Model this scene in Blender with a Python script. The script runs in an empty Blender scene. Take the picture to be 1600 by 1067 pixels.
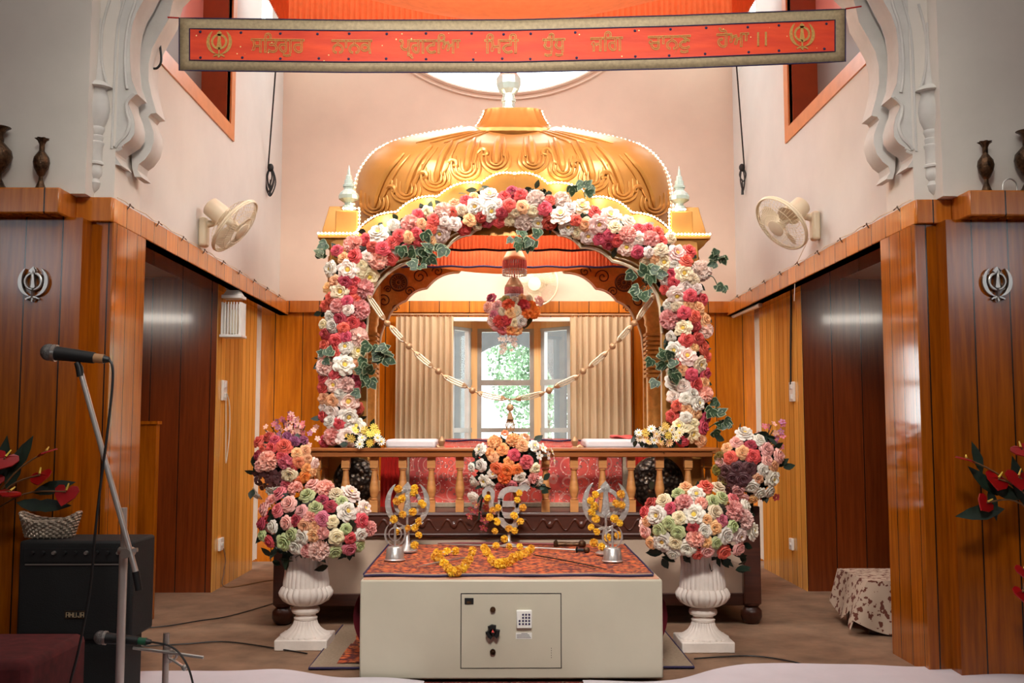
import bpy, bmesh, math, random
from mathutils import Vector, Matrix, Euler
from mathutils.geometry import tessellate_polygon
from mathutils.bvhtree import BVHTree

sc = bpy.context.scene
COL = sc.collection
R = math.radians
PI = math.pi
rnd = random.Random(7)

# ---------------------------------------------------------------- camera
CAM = Vector((-0.08, 0.0, 1.14))
PITCH = math.atan(134.5 / 1600); YAW = math.atan(20 / 1600)
cam = bpy.data.cameras.new('camera'); cam.lens = 36; cam.sensor_width = 36; cam.clip_start = 0.05; cam.clip_end = 200
camo = bpy.data.objects.new('camera', cam); COL.objects.link(camo)
camo.location = CAM; camo.rotation_euler = (PI / 2 + PITCH, 0, -YAW)
sc.camera = camo
FWD = Vector((math.sin(YAW) * math.cos(PITCH), math.cos(YAW) * math.cos(PITCH), math.sin(PITCH)))
RGT = Vector((math.cos(YAW), -math.sin(YAW), 0))
UP = RGT.cross(FWD)


def ray(px, py):
    return (FWD * 1600 + RGT * (px - 800) - UP * (py - 533.5)).normalized()


def at(px, py, Y):
    d = ray(px, py); return CAM + d * (Y / d.y)


def atz(px, py, Z):
    d = ray(px, py); return CAM + d * ((Z - CAM.z) / d.z)


def atx(px, py, X):
    d = ray(px, py); return CAM + d * ((X - CAM.x) / d.x)


# ---------------------------------------------------------------- world and lamps
sc.view_settings.view_transform = 'Standard'; sc.view_settings.look = 'None'
sc.view_settings.gamma = 1; sc.view_settings.use_curve_mapping = False
sc.view_settings.exposure = 0.0
sc.cycles.use_denoising = True
sc.cycles.max_bounces = 8; sc.cycles.diffuse_bounces = 4; sc.cycles.glossy_bounces = 4
sc.cycles.transmission_bounces = 6; sc.cycles.transparent_max_bounces = 8
sc.cycles.sample_clamp_indirect = 6; sc.cycles.caustics_reflective = False; sc.cycles.caustics_refractive = False
w = bpy.data.worlds.new('daylight'); sc.world = w; w.use_nodes = True
bg = w.node_tree.nodes['Background']; bg.inputs[0].default_value = (0.93, 0.97, 1.0, 1); bg.inputs[1].default_value = 6.5


def lamp(name, kind, loc, energy, color=(1, 1, 1), size=(1, 1), aim=None, portal=False):
    l = bpy.data.lights.new(name, kind)
    if kind == 'AREA':
        l.shape = 'RECTANGLE'; l.size, l.size_y = size
        l.cycles.is_portal = portal
    else:
        l.shadow_soft_size = size[0]
    l.energy = energy; l.color = color
    o = bpy.data.objects.new(name, l); COL.objects.link(o); o.location = loc
    if aim is not None:
        o.rotation_euler = (Vector(aim) - Vector(loc)).to_track_quat('-Z', 'Y').to_euler()
    return o


# skylight at the top of the sanctum tower, hall windows and hall ceiling lamp, then added fill lights
lamp('skylight_lamp', 'AREA', (0, 7.1, 6.0), 60, (0.92, 0.97, 1.0), (3.2, 3.0), (0, 7.1, 0))
for s in (-1, 1):
    lamp('hall_window_lamp', 'AREA', (5.8 * s, -2.6, 3.1), 30, (0.92, 0.96, 1.0), (1.6, 0.7), (0, 1.5, 1.5))
lamp('hall_ceiling_lamp', 'AREA', (0, 2.9, 5.9), 72, (1.0, 0.97, 0.93), (4.5, 1.6), (0, 3.6, 0))
for s in (-1, 1):
    lamp('arch_fill', 'AREA', (1.1 * s, 5.35, 3.95), 40, (1.0, 0.97, 0.92), (1.2, 0.5), (-1.5 * s, 7.9, 0.9)).data.spread = R(120)  # added unseen fill behind the arch, brightens shrine front and opposite walls
lamp('shrine_lamp', 'AREA', (0.015, 7.15, 2.56), 15, (1.0, 0.9, 0.76), (0.9, 0.7), (0.015, 7.15, 0))  # added fill hidden above the valance, brightens the shrine interior
lamp('shrine_rear_fill', 'AREA', (0.015, 8.0, 2.55), 30, (1.0, 0.9, 0.76), (1.8, 0.15), (0.015, 9.0, 1.35))  # added unseen fill behind the dome for curtains and back wood
hs = lamp('hall_spot_fill', 'AREA', (0, 0.6, 4.2), 42, (1.0, 0.95, 0.88), (1.0, 0.6), (0, 6.0, 1.15)); hs.data.spread = R(62)  # added narrow fill from the hall side, lifts the shrine flowers
for s in (-1, 1):
    lamp('passage_fill', 'AREA', (3.05 * s, 5.5, 2.1), 4, (1.0, 0.92, 0.8), (0.5, 0.08), (2.6 * s, 7.3, 1.1))  # added unseen fill that lightens the dark passage walls
# daylight portals in the real openings
lamp('portal', 'AREA', (0.03, 9.4, 1.4), 1, size=(1.3, 1.6), aim=(0.03, 5, 1.4), portal=True)
lamp('portal', 'AREA', (0.03, 9.06, 4.4), 1, size=(2.9, 3.0), aim=(0.03, 5, 4.4), portal=True)
for s in (-1, 1):
    lamp('portal', 'AREA', (2.5 * s, 8.6, 1.1), 1, size=(0.9, 2.0), aim=(0, 8.6, 1.1), portal=True)


# ---------------------------------------------------------------- materials
def C(r, g, b):
    f = lambda c: (c / 255 / 12.92) if c <= 10.3 else ((c / 255 + 0.055) / 1.055) ** 2.4
    return (f(r), f(g), f(b), 1)


class NT:
    def __init__(s, name):
        s.m = bpy.data.materials.new(name); s.m.use_nodes = True
        s.t = s.m.node_tree; s.b = s.t.nodes['Principled BSDF']

    def n(s, kind, **kw):
        x = s.t.nodes.new(kind)
        for k, v in kw.items(): setattr(x, k, v)
        return x

    def l(s, a, b): s.t.links.new(a, b)

    def math(s, op, a, b=None, c=None):
        x = s.n('ShaderNodeMath', operation=op)
        for i, v in enumerate((a, b, c)):
            if v is None: continue
            if isinstance(v, (int, float)): x.inputs[i].default_value = v
            else: s.l(v, x.inputs[i])
        return x.outputs[0]

    def mix(s, fac, a, b, blend='MIX'):
        x = s.n('ShaderNodeMix', data_type='RGBA', blend_type=blend)
        for i, v in ((0, fac), (6, a), (7, b)):
            if isinstance(v, (int, float)): x.inputs[i].default_value = v
            elif isinstance(v, tuple): x.inputs[i].default_value = v
            else: s.l(v, x.inputs[i])
        return x.outputs[2]

    def coord(s, scale=(1, 1, 1), which='Object'):
        c = s.n('ShaderNodeTexCoord'); m = s.n('ShaderNodeMapping'); m.inputs['Scale'].default_value = scale
        s.l(c.outputs[which], m.inputs[0]); return m.outputs[0]

    def noise(s, vec, scale, detail=4, rough=0.5):
        x = s.n('ShaderNodeTexNoise'); s.l(vec, x.inputs['Vector']); x.inputs['Scale'].default_value = scale
        x.inputs['Detail'].default_value = detail; x.inputs['Roughness'].default_value = rough; return x.outputs[0]

    def vor(s, vec, scale, feature='F1', out=0):
        x = s.n('ShaderNodeTexVoronoi', feature=feature); s.l(vec, x.inputs['Vector']); x.inputs['Scale'].default_value = scale
        return x.outputs[out]

    def ramp(s, fac, stops, interp='LINEAR'):
        x = s.n('ShaderNodeValToRGB'); x.color_ramp.interpolation = interp; e = x.color_ramp.elements
        while len(e) < len(stops): e.new(0.5)
        for el, (p, c) in zip(e, stops): el.position = p; el.color = c
        s.l(fac, x.inputs[0]); return x.outputs[0]

    def bump(s, h, strength, dist=0.01):
        x = s.n('ShaderNodeBump'); x.inputs['Strength'].default_value = strength; x.inputs['Distance'].default_value = dist
        s.l(h, x.inputs['Height']); s.l(x.outputs[0], s.b.inputs['Normal'])

    def set(s, **kw):
        for k, v in kw.items():
            k = {'color': 'Base Color', 'rough': 'Roughness', 'metal': 'Metallic', 'coat': 'Coat Weight', 'ecol': 'Emission Color',
                 'estr': 'Emission Strength', 'trans': 'Transmission Weight', 'alpha': 'Alpha', 'coatr': 'Coat Roughness', 'ior': 'IOR',
                 'sss': 'Subsurface Weight'}[k]
            i = s.b.inputs[k]
            if isinstance(v, (int, float, tuple)): i.default_value = v
            else: s.l(v, i)
        return s


def plain(name, col, rough=0.5, metal=0.0, var=0.06, scale=8, bump=0.0, **kw):
    t = NT(name); v = t.coord()
    n = t.noise(v, scale, 5, 0.6)
    dark = tuple(c * (1 - 2.2 * var) for c in col[:3]) + (1,)
    lite = tuple(min(1, c * (1 + 1.2 * var)) for c in col[:3]) + (1,)
    t.set(color=t.ramp(n, [(0.3, dark), (0.7, lite)]), rough=rough, metal=metal, **kw)
    if bump: t.bump(t.noise(v, scale * 3, 4), bump)
    return t.m


def wood(name, c1, c2, axis='X', plank=0.16, rough=0.22, off=0.0, groove=True, coat=0.3):
    t = NT(name); v = t.coord()
    sp = t.n('ShaderNodeSeparateXYZ'); t.l(v, sp.inputs[0])
    a = sp.outputs[{'X': 0, 'Y': 1, 'Z': 2}[axis]]
    u = t.math('DIVIDE', t.math('ADD', a, off + 50), plank)
    fr = t.math('FRACT', u); idn = t.math('FLOOR', u)
    wn = t.n('ShaderNodeTexWhiteNoise', noise_dimensions='1D'); t.l(idn, wn.inputs['W'])
    sh = t.n('ShaderNodeVectorMath', operation='ADD'); t.l(v, sh.inputs[0]); t.l(wn.outputs['Color'], sh.inputs[1])
    gm = t.n('ShaderNodeMapping')
    gm.inputs['Scale'].default_value = (14, 14, 0.8) if axis != 'Z' else (0.8, 14, 14)
    t.l(sh.outputs[0], gm.inputs[0])
    g = t.noise(gm.outputs[0], 3.0, 6, 0.6)
    col = t.ramp(g, [(0.25, c1), (0.72, c2)])
    tone = t.math('MULTIPLY_ADD', wn.outputs['Value'], 0.34, 0.82)
    col = t.mix(1.0, col, t.ramp(t.math('MULTIPLY', tone, 0.8), [(0, (0, 0, 0, 1)), (1, (1.25, 1.25, 1.25, 1))]), 'MULTIPLY')
    if groove:
        e = t.math('MINIMUM', fr, t.math('SUBTRACT', 1.0, fr))
        gmask = t.math('LESS_THAN', e, 0.0035 / plank)
        col = t.mix(gmask, col, (0.02, 0.008, 0.003, 1))
        hgt = t.math('MULTIPLY', gmask, -1.0)
        t.set(color=col, rough=rough, coat=coat, coatr=0.08)
        wob = t.math('ADD', hgt, t.math('MULTIPLY', t.noise(v, 9, 3), 0.25))
        t.bump(wob, 0.12, 0.01)
    else:
        t.set(color=col, rough=rough, coat=coat, coatr=0.1)
    return t.m


WC1, WC2 = C(128, 62, 6), C(190, 106, 20)
M = {}
M['wood_back'] = wood('back_plank', C(150, 74, 6), C(208, 118, 16), 'X', 0.24, off=0.03, rough=0.25, coat=0.1)  # same wood as the front panels, brighter light put into its colour
M['wood_x'] = wood('varnished_plank_x', C(112, 50, 3), C(168, 88, 10), 'X', 0.17, off=0.05, rough=0.2, coat=0.1)  # front copy of that wood, dimmer light put into its colour
M['wood_y'] = wood('varnished_plank_y', WC1, WC2, 'Y', 0.14, rough=0.13, coat=0.5)
M['wood_pale_y'] = wood('pale_plank_y', C(214, 140, 54), C(242, 184, 94), 'Y', 0.12, rough=0.25)
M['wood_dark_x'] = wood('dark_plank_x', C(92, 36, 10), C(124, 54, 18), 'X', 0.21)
M['fascia_x'] = wood('fascia_plank_x', C(160, 84, 22), C(206, 122, 40), 'X', 0.26)
M['fascia_y'] = wood('fascia_plank_y', C(170, 92, 26), C(214, 130, 46), 'Y', 0.2)
M['rail_wood'] = wood('rail_wood', C(176, 112, 58), C(208, 148, 88), 'Z', 5, 0.35, groove=False, coat=0.2)
M['rail_top'] = wood('rail_top_wood', C(132, 74, 34), C(168, 100, 52), 'Z', 5, 0.3, groove=False, coat=0.3)
M['dark_wood'] = wood('dark_carved_wood', C(50, 22, 14), C(78, 38, 24), 'Z', 5, 0.35, groove=False, coat=0.3)
M['frame_wood'] = wood('window_frame_wood', C(240, 190, 128), C(250, 214, 160), 'X', 5, 0.3, groove=False, coat=0.2)
M['orange_frame'] = plain('orange_painted_frame', C(214, 134, 76), 0.3)
M['reveal_brown'] = plain('brown_reveal', C(158, 66, 30), 0.4)
M['plaster'] = plain('white_plaster', C(224, 216, 206), 0.85, var=0.03, scale=3, bump=0.03)
M['plaster_arch'] = plain('arch_plaster', C(212, 208, 202), 0.8, var=0.05, scale=6, bump=0.04)
M['bay_wall'] = plain('peach_wall_paint', C(216, 212, 207), 0.85, var=0.03, scale=2, bump=0.02)
M['bay_back'] = plain('peach_back_wall_paint', C(229, 206, 187), 0.85, var=0.03, scale=2, bump=0.02)
M['ceiling'] = plain('ceiling_white', C(225, 222, 216), 0.9, var=0.02)
M['carpet'] = plain('brown_carpet', C(140, 108, 84), 0.95, var=0.16, scale=5, bump=0.3)
M['sheet'] = plain('white_floor_sheet', C(214, 206, 212), 0.9, var=0.02)
M['white'] = plain('white_paint', C(235, 233, 228), 0.4, var=0.02)
M['cream_plastic'] = plain('cream_plastic', C(226, 212, 184), 0.35, var=0.02)
M['black'] = plain('black_rubber', C(14, 14, 15), 0.5, var=0.05)
M['black_vinyl'] = plain('black_vinyl', C(9, 9, 9), 0.75, var=0.1, scale=60, bump=0.2)
M['chrome'] = plain('chrome_steel', C(215, 210, 205), 0.3, 0.75, var=0.03)
M['silver'] = plain('beaten_silver', C(212, 210, 206), 0.34, 0.85, var=0.1, scale=40, bump=0.25)
M['steel'] = plain('brushed_steel', C(190, 186, 180), 0.3, 0.9, var=0.05)
M['gold'] = plain('gold_paint', C(184, 128, 62), 0.36, 0.45, var=0.06, scale=5)
M['gold_carved'] = plain('carved_gold_paint', C(206, 142, 66), 0.38, 0.5, var=0.12, scale=25, bump=0.15)
M['gold_dark'] = plain('recessed_gold', C(92, 50, 18), 0.5, 0.3)
M['cream_trim'] = plain('cream_trim', C(240, 224, 190), 0.35, 0.2, var=0.03)
M['safe'] = plain('safe_grey_enamel', C(196, 188, 168), 0.42, var=0.03, scale=3)
M['safe_top'] = plain('safe_top_worn', C(208, 158, 130), 0.5, var=0.08)
M['mic_grille'] = plain('mic_grille', C(128, 126, 124), 0.4, 0.7, var=0.3, scale=180, bump=0.5)
M['stone'] = plain('white_urn_plaster', C(232, 220, 210), 0.6, var=0.05, scale=12, bump=0.03)
M['brass_dark'] = plain('engraved_dark_brass', C(92, 66, 44), 0.36, 0.75, var=0.45, scale=38, bump=0.4)
M['curtain'] = plain('beige_curtain', C(204, 180, 148), 0.85, var=0.05, scale=3)
M['curtain_white'] = plain('white_curtain', C(230, 218, 204), 0.85, var=0.03)
M['red_cloth'] = plain('red_cloth', C(190, 30, 18), 0.8, var=0.08)
M['crimson'] = plain('crimson_velvet', C(140, 18, 44), 0.8, var=0.1)
M['maroon'] = plain('maroon_cloth', C(88, 26, 28), 0.9, var=0.2, scale=20)
M['navy'] = plain('navy_trim', C(36, 24, 70), 0.7)
M['banner_border'] = plain('beige_brocade', C(170, 150, 116), 0.6, 0.15, var=0.12, scale=60)
M['banner_gold'] = plain('gold_thread', C(196, 150, 74), 0.6, 0.0, var=0.15, scale=120)
M['pad'] = plain('white_linen', C(228, 216, 216), 0.85, var=0.03)
M['panel_cream'] = plain('bed_cream_panel', C(198, 172, 150), 0.6, var=0.04)
M['plate'] = plain('switch_white', C(236, 234, 228), 0.3, var=0.01)
M['grey_alu'] = plain('aluminium_sash', C(178, 178, 176), 0.4, 0.4)
M['basket'] = plain('silver_wicker', C(176, 160, 142), 0.45, 0.3, var=0.3, scale=50)
M['leaf'] = plain('dark_green_leaf', C(40, 66, 38), 0.5, var=0.3, scale=15)
M['leaf_deep'] = plain('deep_green_leaf', C(26, 44, 30), 0.5, var=0.3, scale=15)
M['leaf_rim'] = plain('cream_leaf_edge', C(160, 172, 138), 0.5, var=0.1)
M['stem'] = plain('green_stem', C(84, 96, 50), 0.6)
M['stalk'] = plain('brown_stalk', C(120, 84, 52), 0.6)
M['grey_cloth'] = plain('grey_brocade_edge', C(158, 138, 116), 0.75, var=0.1, scale=70)
M['tree_leaf'] = plain('tree_leaf', C(160, 188, 154), 0.7, var=0.35, scale=2)
M['bark'] = plain('bark', C(120, 100, 80), 0.9)
M['porch'] = plain('porch_grey', C(92, 94, 96), 0.9)
M['ground'] = plain('outside_ground', C(190, 188, 178), 0.95)
M['lime'] = plain('string_white', C(225, 215, 195), 0.6)
M['tube_glass'] = plain('tube_white', C(240, 238, 232), 0.3, var=0.01)
M['green_plug'] = plain('green_plug', C(20, 84, 58), 0.4)
M['gold_bead'] = plain('gold_bead', C(186, 142, 102), 0.4, 0.35, var=0.08)
M['bead_string'] = plain('cream_bead_string', C(226, 206, 176), 0.45, 0.2, var=0.1, scale=150)
M['tassel_pink'] = plain('pink_fringe', C(214, 118, 112), 0.7, var=0.15, scale=80)
M['orange_brown'] = plain('sheath_red', C(112, 26, 22), 0.35, var=0.08)

M['anth'] = plain('anthurium_red', C(150, 8, 14), 0.35, var=0.1)
t = NT('clear_glass')
gl = t.n('ShaderNodeBsdfGlossy'); gl.inputs['Roughness'].default_value = 0.02
tr = t.n('ShaderNodeBsdfTransparent'); tr.inputs[0].default_value = (0.94, 0.97, 0.96, 1)
mx = t.n('ShaderNodeMixShader'); mx.inputs[0].default_value = 0.05; t.l(tr.outputs[0], mx.inputs[1]); t.l(gl.outputs[0], mx.inputs[2])
t.l(mx.outputs[0], t.t.nodes['Material Output'].inputs[0]); M['glass'] = t.m

t = NT('mirror_glass_finial'); t.set(color=C(200, 220, 212), rough=0.15, metal=0.45); M['mirror'] = t.m
t = NT('crystal_bead'); t.set(color=C(236, 226, 224), rough=0.1, coat=1.0); M['crystal'] = t.m
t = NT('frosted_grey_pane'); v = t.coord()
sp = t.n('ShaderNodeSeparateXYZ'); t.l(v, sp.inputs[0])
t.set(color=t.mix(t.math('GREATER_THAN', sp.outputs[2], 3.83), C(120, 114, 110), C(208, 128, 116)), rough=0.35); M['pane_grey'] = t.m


def emis(name, col, strength):
    t = NT(name); t.set(color=col, ecol=col, estr=strength); return t.m


M['led'] = emis('warm_led', (1.0, 0.80, 0.46, 1), 48)


def cloth_translucent(name, col, amount=0.5, pleat=None):
    t = NT(name); v = t.coord()
    n = t.noise(v, 18, 4)
    t.set(color=t.ramp(n, [(0.3, tuple(c * 0.8 for c in col[:3]) + (1,)), (0.7, col)]), rough=0.8)
    tl = t.n('ShaderNodeBsdfTranslucent'); tl.inputs[0].default_value = col
    mx = t.n('ShaderNodeMixShader'); mx.inputs[0].default_value = amount
    t.l(t.b.outputs[0], mx.inputs[1]); t.l(tl.outputs[0], mx.inputs[2]); t.l(mx.outputs[0], t.t.nodes['Material Output'].inputs[0])
    return t.m


M['orange_sheer'] = cloth_translucent('orange_sheer_cloth', C(250, 134, 80), 0.32)
M['orange_valance'] = cloth_translucent('orange_pleated_cloth', C(252, 128, 78), 0.4)

# banner red cloth: orange red with tiny sequins
t = NT('banner_red_cloth'); v = t.coord()
d = t.vor(v, 21); n = t.noise(t.coord((2, 2, 9)), 2, 4)
base = t.ramp(n, [(0.3, C(212, 50, 12)), (0.7, C(238, 74, 20))])
t.set(color=t.mix(t.math('LESS_THAN', d, 0.075), base, C(250, 225, 150)), rough=0.6); t.bump(n, 0.3, 0.02); M['banner_red'] = t.m
# orange floral rug / table cloth
t = NT('orange_floral_cloth'); v = t.coord()
wob = t.n('ShaderNodeVectorMath', operation='ADD'); nz = t.n('ShaderNodeTexNoise'); nz.inputs['Scale'].default_value = 22; t.l(v, nz.inputs['Vector'])
sc_ = t.n('ShaderNodeVectorMath', operation='SCALE'); sc_.inputs['Scale'].default_value = 0.035; t.l(nz.outputs['Color'], sc_.inputs[0])
t.l(v, wob.inputs[0]); t.l(sc_.outputs[0], wob.inputs[1])
d1 = t.vor(wob.outputs[0], 26); d2 = t.vor(wob.outputs[0], 55); c1 = t.vor(wob.outputs[0], 26, out=1)
sp = t.n('ShaderNodeSeparateColor'); t.l(c1, sp.inputs[0])
flower = t.ramp(d1, [(0.0, C(232, 120, 60)), (0.36, C(214, 104, 52)), (0.52, C(150, 66, 40)), (0.66, C(96, 40, 40))])
flower2 = t.ramp(d2, [(0.0, C(206, 132, 74)), (0.4, C(190, 100, 50)), (0.66, C(92, 42, 44))])
t.set(color=t.mix(t.math('GREATER_THAN', sp.outputs[0], 0.45), flower2, flower), rough=0.85); M['floral'] = t.m
# red embroidered cloth
t = NT('red_embroidered_cloth'); v = t.coord()
d = t.vor(v, 8); e = t.vor(v, 24); dots = t.vor(v, 46)
ring = t.math('LESS_THAN', t.math('ABSOLUTE', t.math('SUBTRACT', t.math('FRACT', t.math('MULTIPLY', d, 4.2)), 0.5)), 0.09)
ring2 = t.math('LESS_THAN', t.math('ABSOLUTE', t.math('SUBTRACT', e, 0.33)), 0.045)
sq = t.math('LESS_THAN', dots, 0.16)
n = t.noise(v, 9, 4)
base = t.ramp(n, [(0.35, C(160, 34, 28)), (0.62, C(206, 66, 46))])
base = t.mix(ring2, base, C(120, 60, 50)); base = t.mix(ring, base, C(186, 104, 90)); base = t.mix(sq, base, C(226, 204, 190))
t.set(color=base, rough=0.6); M['embroid'] = t.m
# dark red runner carpet
t = NT('patterned_runner'); v = t.coord()
d = t.vor(v, 30); e = t.vor(v, 60)
t.set(color=t.mix(t.math('LESS_THAN', e, 0.3), t.ramp(d, [(0.1, C(60, 16, 18)), (0.5, C(110, 40, 34))]), C(150, 120, 92)), rough=0.95); M['runner'] = t.m
# brown print on cream cloth
t = NT('brown_print_cloth'); v = t.coord()
d = t.noise(v, 30, 3)
t.set(color=t.mix(t.math('GREATER_THAN', d, 0.56), C(190, 166, 146), C(104, 54, 40)), rough=0.9); M['print'] = t.m
# dark embossed shield
t = NT('embossed_shield'); v = t.coord()
d = t.vor(v, 38); t.set(color=t.ramp(d, [(0.1, C(120, 104, 88)), (0.5, C(44, 34, 28))]), rough=0.35, metal=0.7); t.bump(d, 0.8, 0.01); M['shield'] = t.m


def petal(name, col, var=0.12):
    t = NT(name)
    oi = t.n('ShaderNodeObjectInfo')
    hs = t.n('ShaderNodeHueSaturation'); hs.inputs['Color'].default_value = col
    t.l(t.math('MULTIPLY_ADD', oi.outputs['Random'], 0.03, 0.485), hs.inputs['Hue'])
    t.l(t.math('MULTIPLY_ADD', oi.outputs['Random'], 2 * var, 1 - var), hs.inputs['Value'])
    n = t.noise(t.coord((1, 1, 1)), 3, 3)
    cc = t.mix(t.math('MULTIPLY', n, 0.10), hs.outputs[0], C(255, 244, 236))
    t.set(color=cc, rough=0.6, sss=0.0)
    tl = t.n('ShaderNodeBsdfTranslucent'); t.l(hs.outputs[0], tl.inputs[0])
    mx = t.n('ShaderNodeMixShader'); mx.inputs[0].default_value = 0.12
    t.l(t.b.outputs[0], mx.inputs[1]); t.l(tl.outputs[0], mx.inputs[2]); t.l(mx.outputs[0], t.t.nodes['Material Output'].inputs[0])
    return t.m


P = {k: petal('petal_' + k, C(*c)) for k, c in dict(
    coral=(222, 62, 68), crimson=(180, 16, 40), pink=(244, 180, 168), blush=(246, 210, 198), pale=(246, 226, 214), white=(238, 230, 216),
    cream=(240, 222, 184), peach=(248, 190, 132), apricot=(246, 158, 92), orange=(240, 120, 30), marigold=(242, 190, 16), yellow=(236, 200, 70),
    green=(190, 200, 138), burgundy=(84, 4, 18), mauve=(176, 96, 140), rosepink=(220, 108, 124), olive=(150, 128, 44), anthurium=(170, 10, 16)).items()}


# ---------------------------------------------------------------- mesh builder
class MB:
    def __init__(s): s.v, s.f, s.mi = [], [], []

    def add(s, vs, fs, mi=0):
        o = len(s.v); s.v += [tuple(p) for p in vs]
        for f in fs: s.f.append([i + o for i in f]); s.mi.append(mi)
        return s

    def box(s, x0, x1, y0, y1, z0, z1, mi=0):
        vs = [(x, y, z) for x in (x0, x1) for y in (y0, y1) for z in (z0, z1)]
        return s.add(vs, [(0, 1, 3, 2), (4, 6, 7, 5), (0, 4, 5, 1), (2, 3, 7, 6), (0, 2, 6, 4), (1, 5, 7, 3)], mi)

    def frame(s, d):
        d = d.normalized(); a = Vector((0, 0, 1)) if abs(d.z) < 0.9 else Vector((1, 0, 0))
        x = d.cross(a).normalized(); return x, x.cross(d)

    def tube(s, path, r, n=8, closed=False, mi=0, flat=1.0):
        path = [Vector(p) for p in path]; k = len(path)
        if k < 2: return s
        rs = r if isinstance(r, (list, tuple)) else [r] * k
        vs = []; x = None
        for i, p in enumerate(path):
            if closed: d = path[(i + 1) % k] - path[i - 1]
            else: d = path[min(i + 1, k - 1)] - path[max(i - 1, 0)]
            if d.length < 1e-9: d = Vector((0, 0, 1))
            d.normalize()
            if x is None: x, y = s.frame(d)
            else:
                x = x - d * x.dot(d)
                if x.length < 1e-6: x, y = s.frame(d)
                x.normalize(); y = x.cross(d)
            for j in range(n):
                a = 2 * PI * j / n
                vs.append(p + x * (math.cos(a) * rs[i]) + y * (math.sin(a) * rs[i] * flat))
        fs = []
        for i in range(k if closed else k - 1):
            for j in range(n):
                a, b = i * n + j, i * n + (j + 1) % n; c = ((i + 1) % k) * n
                fs.append((a, b, c + (j + 1) % n, c + j))
        if not closed: fs += [tuple(range(n))[::-1], tuple((k - 1) * n + j for j in range(n))]
        return s.add(vs, fs, mi)

    def lathe(s, prof, c=(0, 0, 0), n=24, sx=1, sy=1, mod=None, mi=0, arc=2 * PI, a0=0.0, sq=2.0):
        vs, fs = [], []; full = abs(arc - 2 * PI) < 1e-6; m = n if full else n + 1
        for (r, z) in prof:
            for j in range(m):
                a = a0 + arc * j / n
                q = r * (mod(a, z) if mod else 1)
                ca, sa = math.cos(a), math.sin(a)
                if sq != 2.0: q /= (abs(ca) ** sq + abs(sa) ** sq) ** (1 / sq)
                vs.append((c[0] + q * ca * sx, c[1] + q * sa * sy, c[2] + z))
        for i in range(len(prof) - 1):
            for j in range(n):
                j2 = (j + 1) % m
                fs.append((i * m + j, i * m + j2, (i + 1) * m + j2, (i + 1) * m + j))
        if full:
            if prof[0][0] > 1e-5: fs.append(tuple(range(m))[::-1])
            if prof[-1][0] > 1e-5: fs.append(tuple((len(prof) - 1) * m + j for j in range(m)))
        return s.add(vs, fs, mi)

    def prism(s, front, back, mi=0):
        """front/back: matching closed loops of 3-D points"""
        n = len(front); tri = tessellate_polygon([[Vector(p) for p in front]])
        vs = list(front) + list(back); fs = [tuple(x) for x in tri] + [tuple(i + n for i in x)[::-1] for x in tri]
        fs += [(i, (i + 1) % n, n + (i + 1) % n, n + i) for i in range(n)]
        return s.add(vs, fs, mi)

    def plate(s, xz, y0, y1, mi=0):
        return s.prism([(x, y0, z) for x, z in xz], [(x, y1, z) for x, z in xz], mi)

    def grid(s, fn, nu, nv, mi=0):
        vs = [fn(i / nu, j / nv) for i in range(nu + 1) for j in range(nv + 1)]
        fs = [(i * (nv + 1) + j, (i + 1) * (nv + 1) + j, (i + 1) * (nv + 1) + j + 1, i * (nv + 1) + j + 1) for i in range(nu) for j in range(nv)]
        return s.add(vs, fs, mi)

    def ball(s, c, r, n=12, m=8, mi=0):
        if not isinstance(r, (tuple, list)): r = (r, r, r)
        pr = [(math.sin(PI * i / m), -math.cos(PI * i / m)) for i in range(m + 1)]
        pr[0] = (0.001, -1); pr[-1] = (0.001, 1)
        vs, fs = [], []
        for a, z in pr:
            for j in range(n): vs.append((c[0] + r[0] * a * math.cos(2 * PI * j / n), c[1] + r[1] * a * math.sin(2 * PI * j / n), c[2] + r[2] * z))
        for i in range(m):
            for j in range(n): fs.append((i * n + j, i * n + (j + 1) % n, (i + 1) * n + (j + 1) % n, (i + 1) * n + j))
        return s.add(vs, fs, mi)

    def mesh(s, name, mats, smooth=True):
        me = bpy.data.meshes.new(name); me.from_pydata(s.v, [], s.f)
        for m in (mats if isinstance(mats, (list, tuple)) else [mats]): me.materials.append(m)
        me.polygons.foreach_set('material_index', s.mi)
        me.polygons.foreach_set('use_smooth', [smooth] * len(s.f))
        me.update()
        if smooth: me.set_sharp_from_angle(angle=R(38))
        return me

    def build(s, name, mats, parent=None, smooth=True, bevel=0.0, solid=0.0):
        o = bpy.data.objects.new(name, s.mesh(name, mats, smooth)); COL.objects.link(o)
        if solid:
            md = o.modifiers.new('thickness', 'SOLIDIFY'); md.thickness = solid; md.offset = 0
        if bevel:
            md = o.modifiers.new('edges', 'BEVEL'); md.width = bevel; md.segments = 2; md.limit_method = 'ANGLE'; md.angle_limit = R(40)
        if parent is not None: setparent(o, parent)
        return o


def setparent(o, p):
    o.parent = p
    w = p.matrix_basis.copy(); q = p.parent; w = p.matrix_parent_inverse @ w
    while q is not None:
        w = q.matrix_parent_inverse @ q.matrix_basis @ w if q.parent else q.matrix_basis @ w
        q = q.parent
    o.matrix_parent_inverse = w.inverted()


def tag(o, label=None, cat=None, group=None, kind=None):
    if label: o['label'] = label
    if cat: o['category'] = cat
    if group: o['group'] = group
    if kind: o['kind'] = kind
    return o


def thing(name, label, cat, loc=(0, 0, 0), group=None):
    o = bpy.data.objects.new(name, None); COL.objects.link(o); o.location = loc; o.empty_display_size = 0.1
    return tag(o, label, cat, group)


def struct(mb, name, mats, smooth=True, bevel=0.0):
    o = mb.build(name, mats, None, smooth, bevel); o['kind'] = 'structure'; return o


def children(o): return [c for c in o.children]


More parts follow.
